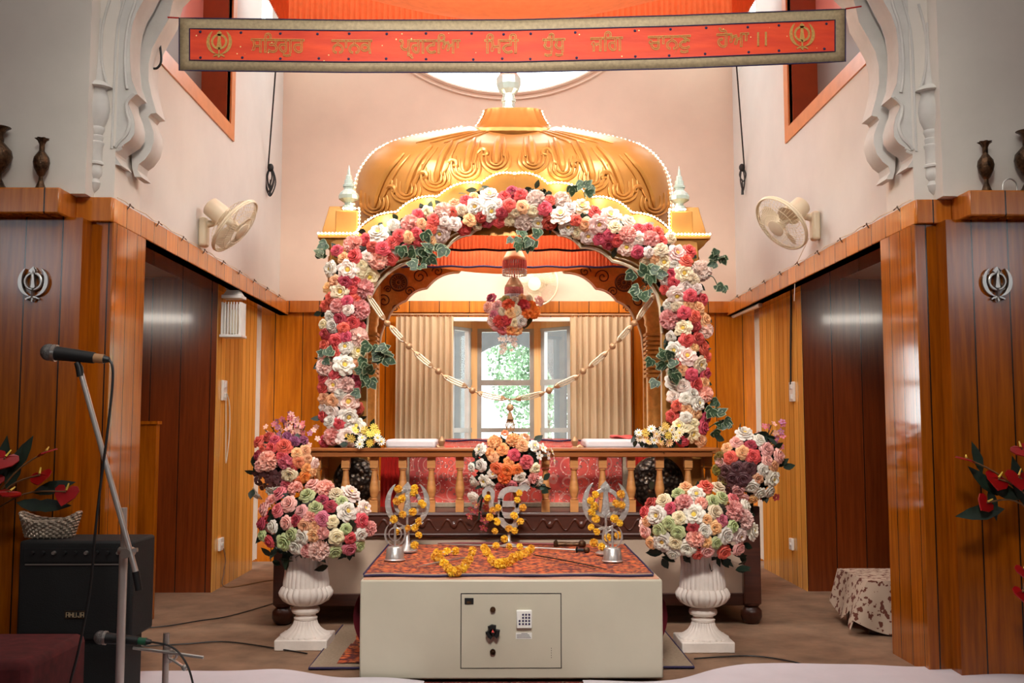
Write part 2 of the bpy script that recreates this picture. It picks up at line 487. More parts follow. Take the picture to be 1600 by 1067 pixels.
def dup(root, kids, label=None, group=None):
    """copy a thing with its parts; kids = {part: [sub-parts]}"""
    r = root.copy(); COL.objects.link(r)
    if label: r['label'] = label
    if group: r['group'] = group
    for k, subs in kids:
        c = k.copy(); COL.objects.link(c); c.parent = r
        for g in subs:
            d = g.copy(); COL.objects.link(d); d.parent = c
    return r


def spline(pts, n=8, closed=False):
    pts = [Vector(p) for p in pts]; k = len(pts); out = []
    for i in range(k if closed else k - 1):
        if closed: a, b, c, d = pts[i - 1], pts[i], pts[(i + 1) % k], pts[(i + 2) % k]
        else: a, b, c, d = pts[max(i - 1, 0)], pts[i], pts[i + 1], pts[min(i + 2, k - 1)]
        for j in range(n):
            t = j / n
            out.append(0.5 * ((2 * b) + (c - a) * t + (2 * a - 5 * b + 4 * c - d) * t * t + (3 * b - a - 3 * c + d) * t ** 3))
    if not closed: out.append(pts[-1])
    return out


def resample(path, step):
    path = [Vector(p) for p in path]; out = [path[0]]; acc = 0.0
    for a, b in zip(path, path[1:]):
        L = (b - a).length; pos = step - acc
        while pos <= L:
            out.append(a.lerp(b, pos / L)); pos += step
        acc = (acc + L) % step if L + acc >= step else acc + L
    return out


# ================================================================= SETTING
WB, WF, YN, YB = 2.0, 1.92, 4.83, 8.9           # bay wall, fascia, near plane, back wall
ZT, ZU = 2.232, 2.115                            # fascia top / underside
HX = 6.0

struct(MB().box(-HX, HX, -5, 9.02, -0.1, 0.0), 'floor', M['carpet'])
struct(MB().box(-HX, HX, -5, 9.1, 6.2, 6.3), 'ceiling', M['ceiling'])
struct(MB().box(-HX, HX, -5.1, -5.0, 0, 6.2), 'wall_rear', M['wood_dark_x'])
for s, nm in ((-1, 'left'), (1, 'right')):
    a, b = sorted((s * HX, s * (HX + 0.1)))
    struct(MB().box(a, b, -5, 5.3, 0, 6.2), 'wall_hall_' + nm, M['wood_y'])
    # front pillars: wood below, plaster above
    def bx(mb, x0, x1, *r, mi=0):
        a, b = sorted((s * x0, s * x1)); return mb.box(a, b, *r, mi=mi)
    mb = MB(); bx(mb, 2.02, HX, 4.73, 5.28, 0, ZU)
    struct(mb, 'wall_front_' + nm, M['wood_x'])
    mb = MB(); bx(mb, WF + 0.003, 2.02, 4.84, 5.28, 0, ZU)
    struct(mb, 'wall_pillar_' + nm, M['wood_x'])
    mb = MB(); bx(mb, WF - 0.004, WF + 0.003, 4.838, 5.28, 0, ZU)
    struct(mb, 'wall_pillar_side_' + nm, M['wood_y'])
    mb = MB(); bx(mb, 2.02, HX, 4.745, 5.2, ZT, 6.2); bx(mb, 1.925, 2.02, 4.85, 5.2, ZT, 6.2)
    struct(mb, 'wall_front_upper_' + nm, M['plaster'])
    mb = MB(); bx(mb, 2.09, HX, 4.635, 5.0, ZU, ZT + 0.004)
    struct(mb, 'trim_front_' + nm, M['fascia_x'], bevel=0.008)
    mb = MB(); bx(mb, WF, 2.09, 4.815, 5.0, ZU, ZT)
    struct(mb, 'trim_corner_' + nm, M['fascia_x'], bevel=0.005)
    mb = MB(); bx(mb, WF - 0.005, WF + 0.08, 4.83, YB, ZU, ZT)
    struct(mb, 'trim_side_' + nm, M['fascia_y'], bevel=0.005)
    mb = MB(); bx(mb, WF + 0.08, 3.7, 5.28, YB, 2.2, 2.26)
    struct(mb, 'ceiling_passage_' + nm, M['ceiling'])
    mb = MB(); bx(mb, WF, WF + 0.25, 5.2, YB, ZU, 2.2)
    struct(mb, 'trim_soffit_' + nm, M['wood_y'])
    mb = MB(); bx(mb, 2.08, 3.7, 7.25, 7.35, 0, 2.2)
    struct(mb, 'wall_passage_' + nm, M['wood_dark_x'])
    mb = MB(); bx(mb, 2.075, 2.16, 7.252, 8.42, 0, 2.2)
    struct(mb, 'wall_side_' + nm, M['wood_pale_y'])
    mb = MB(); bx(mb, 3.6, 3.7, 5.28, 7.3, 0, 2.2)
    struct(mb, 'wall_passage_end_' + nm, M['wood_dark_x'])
    # side light niche by the back wall
    mb = MB(); bx(mb, 2.16, 2.6, 8.36, 8.42, 0, 2.2); bx(mb, 2.56, 2.62, 8.42, YB, 0, 0.08); bx(mb, 2.56, 2.62, 8.42, YB, 2.1, 2.2)
    struct(mb, 'wall_niche_' + nm, M['plaster'])
    # upper bay wall with the high window and a slot window near the corner
    mb = MB()
    y0, y1, z0, z1 = 5.45, 7.15, 3.29, 5.2; ys0, ys1, zs0, zs1 = 8.05, 8.72, 4.22, 5.7
    bx(mb, WB, WB + 0.12, 5.2, YB + 0.1, ZT, z0); bx(mb, WB, WB + 0.12, 5.2, y0, z0, 6.2); bx(mb, WB, WB + 0.12, y0, y1, z1, 6.2)
    bx(mb, WB, WB + 0.12, y1, ys0, z0, 6.2); bx(mb, WB, WB + 0.12, ys0, ys1, z0, zs0); bx(mb, WB, WB + 0.12, ys0, ys1, zs1, 6.2)
    bx(mb, WB, WB + 0.12, ys1, YB + 0.1, z0, 6.2)
    struct(mb, 'wall_bay_' + nm, M['bay_wall'])
    wn = thing('window_' + ('2' if s < 0 else '3'), None, None, (s * WB, 6.3, z0)); wn['kind'] = 'structure'
    mb = MB()
    bx(mb, WB - 0.012, WB + 0.02, y0 - 0.1, y1 + 0.1, z0 - 0.1, z0); bx(mb, WB - 0.012, WB + 0.02, y0 - 0.1, y1 + 0.1, z1, z1 + 0.1)
    bx(mb, WB - 0.012, WB + 0.02, y0 - 0.1, y0, z0, z1); bx(mb, WB - 0.012, WB + 0.02, y1, y1 + 0.1, z0, z1)
    mb.build('window_frame', M['orange_frame'], wn)
    mb = MB(); bx(mb, WB + 0.02, WB + 0.22, y1 - .02, y1 - .002, z0, z1); bx(mb, WB + 0.02, WB + 0.22, y0 + .002, y0 + .02, z0, z1)
    bx(mb, WB + 0.02, WB + 0.22, y0, y1, z0 + .002, z0 + .02); bx(mb, WB + 0.02, WB + 0.22, y0, y1, z1 - .02, z1 - .002)
    mb.build('window_reveal', M['reveal_brown'], wn)
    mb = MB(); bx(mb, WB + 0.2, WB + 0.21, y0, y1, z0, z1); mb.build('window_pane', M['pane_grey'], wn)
    wn = thing('window_' + ('4' if s < 0 else '5'), None, None, (s * WB, 8.4, zs0)); wn['kind'] = 'structure'
    mb = MB(); bx(mb, WB + 0.08, WB + 0.1, ys0, ys1, zs0, zs1); mb.build('window_pane', M['glass'], wn)
    mb = MB(); bx(mb, WB + 0.06, WB + 0.12, ys0, ys0 + 0.03, zs0, zs1); bx(mb, WB + 0.06, WB + 0.12, ys1 - 0.03, ys1, zs0, zs1); bx(mb, WB + 0.06, WB + 0.12, ys0, ys1, zs0, zs0 + 0.03)
    mb.build('window_frame', M['white'], wn)
    wn = thing('window_' + ('6' if s < 0 else '7'), None, None, (s * 2.6, 8.66, 0.08)); wn['kind'] = 'structure'
    mb = MB(); bx(mb, 2.585, 2.595, 8.42, YB, 0.08, 2.1); mb.build('window_pane', M['glass'], wn)
    mb = MB(); bx(mb, 2.57, 2.61, 8.64, 8.67, 0.08, 2.1); mb.build('window_frame', M['white'], wn)

# front wall above the arch
struct(MB().box(-1.93, 1.93, 4.86, 5.2, 4.25, 6.2), 'wall_front_upper_middle', M['plaster'])

# back wall: paneled lower part with window opening, plaster upper with the round window
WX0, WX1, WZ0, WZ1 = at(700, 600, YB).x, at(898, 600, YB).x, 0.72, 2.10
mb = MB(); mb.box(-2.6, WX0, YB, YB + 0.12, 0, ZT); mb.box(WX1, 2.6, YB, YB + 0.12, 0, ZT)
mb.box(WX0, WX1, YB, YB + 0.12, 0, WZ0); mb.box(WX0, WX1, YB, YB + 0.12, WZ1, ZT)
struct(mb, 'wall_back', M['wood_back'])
struct(MB().box(-WB, WB, YB - 0.06, YB, ZU + 0.02, ZT + 0.005), 'trim_back', M['fascia_x'], bevel=0.005)
cb = at(790, 147, YB); RC = 1.52; cx, cz = cb.x, cb.z + RC
mb = MB(); N = 64


def wallpart(xa, xb, za, zb):
    mb.box(xa, xb, YB, YB + 0.12, za, zb)


wallpart(-WB, cx - RC, ZT, 6.2); wallpart(cx + RC, WB, ZT, 6.2)
for i in range(N):
    a0, a1 = PI * i / N, PI * (i + 1) / N
    xa, xb = cx - RC * math.cos(a0), cx - RC * math.cos(a1)
    za, zb = RC * math.sin(a0), RC * math.sin(a1)
    for y in (0,):
        lo = [(xa, YB, ZT), (xb, YB, ZT), (xb, YB, cz - zb), (xa, YB, cz - za)]
        hi = [(xa, YB, cz + za), (xb, YB, cz + zb), (xb, YB, 6.2), (xa, YB, 6.2)]
        for q in (lo, hi):
            k = [(p[0], YB + 0.12, p[2]) for p in q]
            mb.add(q + k, [(0, 1, 2, 3), (7, 6, 5, 4), (2, 3, 7, 6), (0, 1, 5, 4)])
struct(mb, 'wall_back_upper', M['bay_back'], smooth=False)
wn = thing('window_1', None, None, (cx, YB, cz - RC)); wn['kind'] = 'structure'
mb = MB()
for rr, dd in ((RC + 0.0, 0.018), (RC + 0.05, 0.01)):
    mb.tube([(cx + rr * math.cos(2 * PI * i / 72), YB - 0.004, cz + rr * math.sin(2 * PI * i / 72)) for i in range(72)], dd, 6, True)
mb.build('window_frame', M['bay_back'], wn)
MB().box(cx - RC, cx + RC, YB + 0.08, YB + 0.085, cz - RC, cz + RC).build('window_pane', M['glass'], wn)

# bay window in the back wall
wn = thing('window_8', None, None, (0, YB + 0.3, WZ0)); wn['kind'] = 'structure'
XA, XB_ = at(738, 600, 9.3).x, at(842, 600, 9.3).x
corner = [(WX0 - 0.02, 9.0), (XA, 9.3), (XB_, 9.3), (WX1 + 0.02, 9.0)]
fr = MB(); sash = MB(); pane = MB(); hl = MB()


def post(mb, x, y, r, z0, z1): mb.box(x - r, x + r, y - r, y + r, z0, z1)


for i, (x, y) in enumerate(corner):
    post(fr, x, y, 0.045 if i in (1, 2) else 0.03, WZ0 - 0.02, WZ1)
ZH = at(790, 514, 9.3).z; ZS = at(790, 598, 9.3).z; ZL = at(790, 672, 9.3).z


def bar(mb, p, q, z0, z1, th):
    p, q = Vector((p[0], p[1], 0)), Vector((q[0], q[1], 0)); d = (q - p).normalized(); nn = Vector((-d.y, d.x, 0)) * th
    vs = []
    for z in (z0, z1):
        for a in (p - nn, p + nn, q + nn, q - nn): vs.append((a.x, a.y, z))
    mb.add(vs, [(0, 1, 2, 3), (7, 6, 5, 4), (0, 1, 5, 4), (1, 2, 6, 5), (2, 3, 7, 6), (3, 0, 4, 7)])


for p, q in zip(corner, corner[1:]):
    bar(fr, p, q, ZH, WZ1, 0.02); bar(fr, p, q, WZ0 - 0.02, WZ0 + 0.05, 0.05)
    bar(sash, p, q, ZH - 0.03, ZH, 0.025); bar(sash, p, q, ZS - 0.025, ZS + 0.025, 0.025); bar(sash, p, q, ZL - 0.02, ZL + 0.02, 0.025)
    P_, Q_ = Vector(p), Vector(q); d = (Q_ - P_).normalized()
    for e in (P_ + d * 0.065, Q_ - d * 0.065): bar(sash, e - d * 0.02, e + d * 0.02, WZ0, ZH, 0.022)
    bar(pane, p, q, WZ0 + 0.02, ZH, 0.002)
fr.build('window_frame', M['frame_wood'], wn); sash.build('window_sash', M['grey_alu'], wn); pane.build('window_pane', M['glass'], wn)
mb = MB(); mb.add([(WX0 - .03, YB, WZ1), (WX1 + .03, YB, WZ1), (WX1 + .03, 9.02, WZ1), (XB_, 9.36, WZ1), (XA, 9.36, WZ1), (WX0 - .03, 9.02, WZ1)], [(0, 1, 2, 3, 4, 5)])
mb.add([(WX0 - .03, YB, WZ0), (WX1 + .03, YB, WZ0), (WX1 + .03, 9.02, WZ0), (XB_, 9.36, WZ0), (XA, 9.36, WZ0), (WX0 - .03, 9.02, WZ0)], [(0, 1, 2, 3, 4, 5)])
mb.build('window_soffit', M['frame_wood'], wn)
MB().box(WX0 - 0.03, WX1 + 0.03, YB - 0.02, YB + 0.02, WZ1 - 0.035, WZ1).build('window_header', M['white'], wn)

# outside: ground, grey porch arch, trees
struct(MB().box(-14, 14, 9.05, 32, -0.3, -0.1), 'ground_outside', M['ground'])
mb = MB()
for k in (-2, -1, 0, 1, 2):
    ax = 0.05 + k * 1.3; pts = []
    for i in range(25):
        a = PI * i / 24
        pts.append((ax - 0.56 * math.cos(a) * (1 - 0.08 * abs(math.sin(4 * a))), 1.72 + 0.5 * math.sin(a)))
    mb.plate([(ax - 0.65, 1.72)] + pts + [(ax + 0.65, 1.72), (ax + 0.65, 2.75), (ax - 0.65, 2.75)], 13.0, 13.15)
for k in (-2.5, -1.5, -0.5, 0.5, 1.5, 2.5): mb.box(0.05 + k * 1.3 - 0.08, 0.05 + k * 1.3 + 0.08, 13.0, 13.15, -0.1, 1.73)
struct(mb, 'wall_porch', M['porch'])
for i, (tx, ty, th, lab) in enumerate(((-2.0, 20, 3.2, 'pale green tree seen through the left of the back window'), (0.9, 23, 4.2, 'tall pale green tree seen through the middle of the back window'), (3.0, 19, 2.8, 'low bushy tree seen through the right of the back window'))):
    tr_ = thing('tree', lab, 'tree', (tx, ty, -0.1), 'trees outside the window')
    MB().tube([(tx, ty, -0.1), (tx + .1, ty, th * .4), (tx, ty, th * .8)], [.12, .09, .04], 8).build('trunk', M['bark'], tr_)
    mb = MB()
    for j in range(7000):
        u = Vector((rnd.gauss(0, 1), rnd.gauss(0, 1), rnd.gauss(0, 1))).normalized() * (rnd.random() ** .4)
        c = Vector((tx + u.x * 1.3, ty + u.y * 1.1, th * .62 + u.z * th * .42)); a = Vector((rnd.gauss(0, 1), rnd.gauss(0, 1), rnd.gauss(0, 1))).normalized() * .05
        b = a.cross(Vector((rnd.gauss(0, 1), rnd.gauss(0, 1), rnd.gauss(0, 1)))).normalized() * .04
        mb.add([c - a, c + b, c + a, c - b], [(0, 1, 2, 3)])
    mb.build('foliage', M['tree_leaf'], tr_, smooth=False)['kind'] = 'stuff'

# ================================================================= scalloped entrance arch (plaster)
zp = lambda zx, zy, Y: at(110 + zx * 0.2905, zy * 0.2905, Y)
t1 = [(600, -300), (500, -180), (430, -70), (395, 0), (360, 60), (335, 130), (322, 220), (320, 320), (330, 430), (358, 505), (330, 512), (312, 530), (316, 570), (335, 620), (348, 670), (345, 720), (322, 755), (285, 780), (252, 800), (240, 825), (246, 850), (270, 887), (240, 882), (222, 870), (212, 800)]
t2 = [(900, -330), (760, -200), (650, -110), (560, -20), (545, 30), (530, 100), (480, 185), (440, 260), (422, 340), (420, 430), (438, 520), (462, 607), (432, 612), (418, 630), (430, 660), (448, 710), (450, 755), (432, 815), (400, 858), (368, 882), (360, 915), (382, 952), (345, 950), (332, 905), (328, 800)]


def arch_tier(name, pts, Y0, Y1, xout, apex):
    L = [zp(a, b, Y0) for a, b in pts]; L = [(p.x, p.z) for p in L]
    top = L[0]
    inner = [(-0.0, apex), (top[0] * 0.4, apex - 0.12), (top[0] * 0.75, top[1] + 0.25 * (apex - top[1]) + 0.1)] + L
    for s, sd in ((-1, 'left'), (1, 'right')):
        loop = [((x if s < 0 else -x), z) for x, z in inner] + [(s * xout, L[-1][1]), (s * xout, 4.4), (0, 4.4)]
        o = struct(MB().plate(loop, Y0, Y1), name + '_' + sd, M['plaster_arch'], bevel=0.006)


arch_tier('trim_arch_front', t1, 4.852, 4.99, 1.925, 4.2)
arch_tier('trim_arch_inner', t2, 5.03, 5.17, 1.93, 4.05)
# raised border lines on the front tier and the half colonnette
for s, sd in ((-1, 'left'), (1, 'right')):
    def q(zx, zy, Y=4.848):
        p = zp(zx, zy, Y); return (p.x if s < 0 else -p.x, Y, p.z)
    mb = MB()
    mb.tube(spline([q(325, -120), q(290, 0), q(258, 120), q(243, 260), q(238, 400), q(232, 520), q(226, 700), q(222, 800)], 5), 0.006, 6)
    mb.tube(spline([q(365, -60), q(345, 20), q(318, 100), q(300, 200), q(293, 320), q(298, 430), q(306, 480)], 5), 0.008, 6)
    mb.tube(spline([q(345, 505), q(318, 530), q(300, 560), q(305, 610), q(318, 660), q(300, 720), q(262, 760), q(240, 790)], 5), 0.01, 6)
    mb.tube(spline([q(210, 0), q(178, 120), q(166, 220), q(170, 340), q(195, 450)], 5), 0.007, 6)
    mb.tube(spline([q(130, 60), q(122, 180), q(132, 320), q(155, 440)], 5), 0.006, 6)
    for zx, zy in ((268, 790), (262, 806)): mb.tube([q(zx - 12, zy + 6, 4.85), q(zx + 16, zy - 8, 4.85)], 0.006, 6)
    struct(mb, 'trim_arch_border_' + sd, M['plaster_arch'])
    mb = MB(); c0 = zp(138, 740, 4.85); cx0 = c0.x if s < 0 else -c0.x
    zz = lambda zy: zp(138, zy, 4.85).z
    prof = [(0.004, zz(1035)), (0.022, zz(1015)), (0.03, zz(985)), (0.02, zz(962)), (0.034, zz(945)), (0.036, zz(915)), (0.03, zz(892)), (0.042, zz(888)), (0.042, zz(878)), (0.034, zz(870)), (0.034, zz(795)), (0.04, zz(780)), (0.04, zz(770)), (0.032, zz(762)), (0.036, zz(745)), (0.036, zz(735)), (0.03, zz(728)), (0.04, zz(705)), (0.04, zz(692)), (0.036, zz(685)), (0.056, zz(640)), (0.064, zz(590)), (0.055, zz(530)), (0.045, zz(495)), (0.05, zz(482)), (0.078, zz(478)), (0.055, zz(455)), (0.03, zz(440)), (0.012, zz(330)), (0.006, zz(100))]
    mb.lathe(prof, (cx0, 4.85, 0), 24, sy=0.95)
    struct(mb, 'trim_colonnette_' + sd, M['plaster_arch'])

# low wooden half-wall beside the left pillar
mb = MB(); a = at(217, 663, 6.25); b = at(247, 663, 6.25)
mb.box(-3.6, b.x, 6.22, 6.28, 0, a.z); mb.box(-3.6, b.x + 0.01, 6.21, 6.29, a.z, a.z + 0.02)
struct(mb, 'wall_low_left', M['wood_x'])

# ================================================================= FLOWER MESHES
def petal_grid(mb, a0, w, rad, hgt, inner, curl, mi=0, nu=3, nv=3, ruff=0.0, rg=rnd):
    def fn(u, v):
        uu = 2 * u - 1; ww = w * (0.55 + 0.45 * math.sin(PI * min(v * 0.9 + 0.1, 1)))
        rho = inner + (rad - inner) * v ** 0.8
        z = hgt * math.sin(v * PI * 0.55) - curl * max(0, v - 0.55) ** 1.5
        z += -0.10 * uu * uu * v + (ruff * rg.uniform(-1, 1) if v > 0.5 else 0)
        rho *= (1 - 0.10 * uu * uu * v)
        a = a0 + uu * ww
        return (rho * math.cos(a), rho * math.sin(a), z)
    mb.grid(fn, nu, nv, mi)


def mk_rose(seed=0):
    rg = random.Random(seed); mb = MB()
    for n, rad, h, inner, curl in ((2, .16, .72, .02, 0), (3, .30, .74, .08, 0.0), (4, .48, .68, .16, .05), (5, .70, .56, .22, .25), (6, .92, .38, .28, .5), (6, 1.03, .14, .3, .55)):
        o = rg.uniform(0, 6)
        for k in range(n): petal_grid(mb, o + 2 * PI * k / n + rg.uniform(-.1, .1), PI / n * 1.35, rad, h + rg.uniform(-.04, .04), inner, curl)
    return mb


def mk_peony(seed=0):
    rg = random.Random(seed); mb = MB()
    for n, rad, h, inner, curl in ((5, .42, .60, .1, .0), (6, .66, .52, .15, .1), (7, .9, .36, .2, .25), (7, 1.06, .12, .25, .3)):
        o = rg.uniform(0, 6)
        for k in range(n): petal_grid(mb, o + 2 * PI * k / n + rg.uniform(-.15, .15), PI / n * 1.3, rad * rg.uniform(.92, 1.05), h + rg.uniform(-.08, .08), inner, curl, ruff=.03, rg=rg)
    mb.ball((0, 0, .26), (.2, .2, .16), 8, 5, 1)
    return mb


def mk_carnation(seed=0, n=70, size=.34):
    rg = random.Random(seed); mb = MB()
    for i in range(n):
        z = 1 - (i + .5) / n * 1.25; a = i * 2.39996; r = math.sqrt(max(0, 1 - z * z))
        d = Vector((r * math.cos(a), r * math.sin(a), z)); d = Vector((d.x, d.y, d.z * .75 + .1))
        t = d.cross(Vector((rg.gauss(0, 1), rg.gauss(0, 1), rg.gauss(0, 1)))).normalized(); b = d.cross(t).normalized()
        base = d * .45
        def fn(u, v):
            uu = 2 * u - 1
            return base + d * (.5 * v + rg.uniform(-.05, .05)) + t * (uu * size * (.3 + .7 * v)) + b * (math.sin(uu * 5 + i) * .10 * v + .14 * v * v)
        mb.grid(fn, 4, 2)
    mb.ball((0, 0, .1), (.55, .55, .5), 8, 5)
    return mb


def mk_daisy(seed=0):
    rg = random.Random(seed); mb = MB()
    for k in range(11): petal_grid(mb, 2 * PI * k / 11 + rg.uniform(-.05, .05), .24, 1.0, .12 + rg.uniform(0, .1), .15, .1, nu=2, nv=2)
    mb.ball((0, 0, .08), (.26, .26, .18), 8, 5, 1)
    return mb


def mk_blossom(seed=0):
    rg = random.Random(seed); mb = MB()
    for k in range(5): petal_grid(mb, 2 * PI * k / 5, .6, 1.0, .3, .05, .15, nu=2, nv=2)
    mb.ball((0, 0, .15), .15, 6, 4, 1)
    return mb


SHAPES = {'rose': (mk_rose, 2), 'peony': (mk_peony, 2), 'carnation': (mk_carnation, 2), 'ranunculus': (lambda s: mk_rose(s + 90), 2), 'daisy': (mk_daisy, 1),
          'marigold': (lambda s: mk_carnation(s, 44, .3), 1), 'blossom': (mk_blossom, 1), 'lily': (mk_blossom, 1)}
_MB = {}; _FM = {}


def flower_mesh(kind, col):
    v = rnd.randrange(SHAPES[kind][1])
    if (kind, v) not in _MB: _MB[(kind, v)] = SHAPES[kind][0](v)
    k = (kind, col, v)
    if k not in _FM:
        _FM[k] = _MB[(kind, v)].mesh(kind, [P[col], P['yellow'] if kind not in ('rose', 'lily', 'ranunculus') else P[col]], True)
    return _FM[k]


def flower(kind, col, loc, nrm, r, parent):
    o = bpy.data.objects.new(kind, flower_mesh(kind, col)); COL.objects.link(o)
    q = Vector(nrm).normalized().to_track_quat('Z', 'Y') @ Euler((0, 0, rnd.uniform(0, 6))).to_quaternion()
    o.matrix_basis = Matrix.LocRotScale(Vector(loc), q, Vector((r, r, r)))
    setparent(o, parent); return o


def leaf(mb, c, d, nrm, L, W, mi=0, rim=None):
    """simple pointed leaf with a fold; rim = index of a paler edge drawn slightly larger below"""
    c, d, nrm = Vector(c), Vector(d).normalized(), Vector(nrm).normalized(); s = d.cross(nrm).normalized()
    def shape(k, dz, m):
        prof = [(0, 0), (.18, .62), (.42, 1.0), (.7, .72), (1, 0)]
        vs = []
        for a, b in prof:
            vs += [c + d * (L * ((a - .5) * k + .5)) - s * (W * b * k) + nrm * (dz + .18 * W * b), c + d * (L * ((a - .5) * k + .5)) + nrm * dz, c + d * (L * ((a - .5) * k + .5)) + s * (W * b * k) + nrm * (dz + .18 * W * b)]
        fs = []
        for i in range(len(prof) - 1):
            for j in range(2): fs.append((3 * i + j, 3 * i + j + 1, 3 * i + j + 4, 3 * i + j + 3))
        mb.add(vs, fs, m)
    shape(1, 0, mi if rim is None else rim)
    if rim is not None: shape(.84, .0025, mi)


def ivy(name, px, py, Y, n, spread, parent, size=0.05, stem_to=None):
    """a sprig of variegated leaves around an image-plane point at depth Y"""
    mb = MB(); o = at(px, py, Y)
    if stem_to: mb.tube(spline([at(*stem_to, Y), (at(*stem_to, Y) + o) / 2 + Vector((0, -.02, .02)), o], 5), .003, 5)
    for i in range(n):
        c = o + Vector((rnd.gauss(0, spread[0]), rnd.uniform(-.05, .02), rnd.gauss(0, spread[1])))
        d = Vector((rnd.gauss(0, 1), rnd.gauss(0, .3), rnd.gauss(-.4, .8))); nn = Vector((rnd.gauss(0, .5), -1, rnd.gauss(.2, .4)))
        nn = (nn - d.normalized() * nn.dot(d.normalized()))
        L = 1.2 * size * rnd.uniform(.8, 1.3)
        for k in (-.7, 0, .7):
            dd = Matrix.Rotation(k, 3, nn.normalized()) @ d
            leaf(mb, c, dd, nn, L * (1 if k == 0 else .75), L * .34, 0, 1)
        mb.tube([o, (o + c) / 2 + Vector((0, -.01, .01)), c], .002, 4)
    return mb.build(name, [M['leaf'], M['leaf_rim']], parent)


def greens(name, pts, parent, n, r, size=.06):
    mb = MB()
    for i in range(n):
        p = Vector(rnd.choice(pts)) + Vector((rnd.uniform(-r, r), rnd.uniform(-r, r) * .4, rnd.uniform(-r, r)))
        d = Vector((rnd.gauss(0, 1), rnd.gauss(-.2, .5), rnd.gauss(0, 1))); nn = Vector((rnd.gauss(0, .6), -1, rnd.gauss(0, .6)))
        leaf(mb, p, d, nn, size * rnd.uniform(.7, 1.3), size * .3)
    o = mb.build(name, M['leaf_deep'], parent); o['kind'] = 'stuff'; return o


# ================================================================= PALKI
CX = at(804, 500, 6.3).x
pal = thing('canopy_shrine', 'gold painted domed shrine canopy on four pillars over the dais', 'shrine', (CX, 7.1, 0.63))
YF = 6.30


def mir(pts): return pts + [(2 * CX - x, z) for x, z in reversed(pts)]


def scal(pts, Y): return [(at(a, b, Y).x, at(a, b, Y).z) for a, b in pts]


def scallop_px(knots, bulge, n=7):
    """knots: cusp points; arcs bulging between them; bulge signed px along the left-hand normal"""
    out = []
    for (a, b) in zip(knots, knots[1:]):
        dx, dy = b[0] - a[0], b[1] - a[1]; L = math.hypot(dx, dy); nx, ny = dy / L, -dx / L
        for i in range(n):
            t = i / n; k = 4 * t * (1 - t) * bulge * L
            out.append((a[0] + dx * t + nx * k, a[1] + dy * t + ny * k))
    out.append(knots[-1]); return out


top_px = scallop_px([(556, 366), (620, 334), (684, 310), (752, 289), (804, 274)], .13)
in_px = [(573, 700), (573, 520), (576, 480)] + scallop_px([(581, 460), (651, 407), (700, 386), (735, 366), (804, 352)], .13)
OUT = [(-1.19, 0.63), (-1.19, 2.29)]
outer = [(CX - 1.14, 0.66), (CX - 1.14, at(500, 372, YF).z - .02)] + scal(top_px, YF)
inner = scal(in_px, YF); inner[0] = (inner[0][0], 0.66)
loopL = outer + inner[::-1]
for s in (0, 1):
    lp = loopL if s == 0 else [(2 * CX - x, z) for x, z in loopL]
    MB().plate(lp, YF, YF + .06).build('front_arch', M['gold'], pal, bevel=.004)
# bead line along the inner edge of the front arch
mb = MB()
for s in (0, 1):
    f = (lambda x: x) if s == 0 else (lambda x: 2 * CX - x)
    mb.tube([(f(x), YF - .008, z) for x, z in inner[1:]], .009, 6)
    mb.tube([(f(x - .022), YF - .008, z + .02) for x, z in inner[3:]], .006, 6)
mb.build('arch_moulding', M['cream_trim'], pal)
# rear arch with rosettes and scrolls
YR = 7.9
rin = [(592, 640), (592, 560), (595, 527), (598, 516), (603, 503)] + scallop_px([(607, 499), (635, 470), (667, 451), (717, 426), (745, 408)], .13) + [(804, 398)]
rl = scal(rin, YR); ro = [(CX - 1.13, .66), (CX - 1.13, 2.42), (CX, 2.42)]; rl[0] = (rl[0][0], .66)
for s in (0, 1):
    f = (lambda x: x) if s == 0 else (lambda x: 2 * CX - x)
    MB().plate([(f(x), z) for x, z in rl + ro[::-1]], YR, YR + .05).build('rear_arch', M['gold_carved'], pal, bevel=.003)
    mb = MB(); mb.tube([(f(x), YR - .004, z) for x, z in rl[1:]], .009, 6); mb.build('arch_moulding', M['cream_trim'], pal)
    mb = MB(); rc = at(623, 441, YR); c = Vector((f(rc.x), YR, rc.z))
    mb.tube([c + Vector((.066 * math.cos(2 * PI * i / 28), -.004, .066 * math.sin(2 * PI * i / 28))) for i in range(28)], .008, 6, True)
    for i in range(16):
        a = 2 * PI * i / 16; e = Vector((math.cos(a), 0, math.sin(a)))
        mb.tube([c + e * .022 + Vector((0, -.006, 0)), c + e * .052 + Vector((0, -.006, 0))], [.004, .008], 6)
    mb.ball(c + Vector((0, -.005, 0)), (.015, .008, .015), 10, 6)
    for (px, py, r0, tw) in ((656, 432, .06, 1), (600, 470, .055, -1), (640, 455, .04, 1), (606, 452, .03, -1), (684, 424, .045, -1), (618, 482, .03, 1)):
        o_ = at(px, py, YR)
        mb.tube([(f(o_.x) + tw * (-1 if s else 1) * r0 * (1 - i / 26) * math.cos(i * .42), YR - .004, o_.z + r0 * (1 - i / 26) * math.sin(i * .42)) for i in range(24)], .005, 5)
    mb.build('carving', M['gold_dark'], pal)
# side beams and four pillars
mb = MB()
for s in (-1, 1):
    mb.box(*(sorted((CX + s * 1.07, CX + s * 1.16))), YF + .06, YR, 2.2, 2.33)
mb.build('side_beam', M['gold'], pal, bevel=.004)


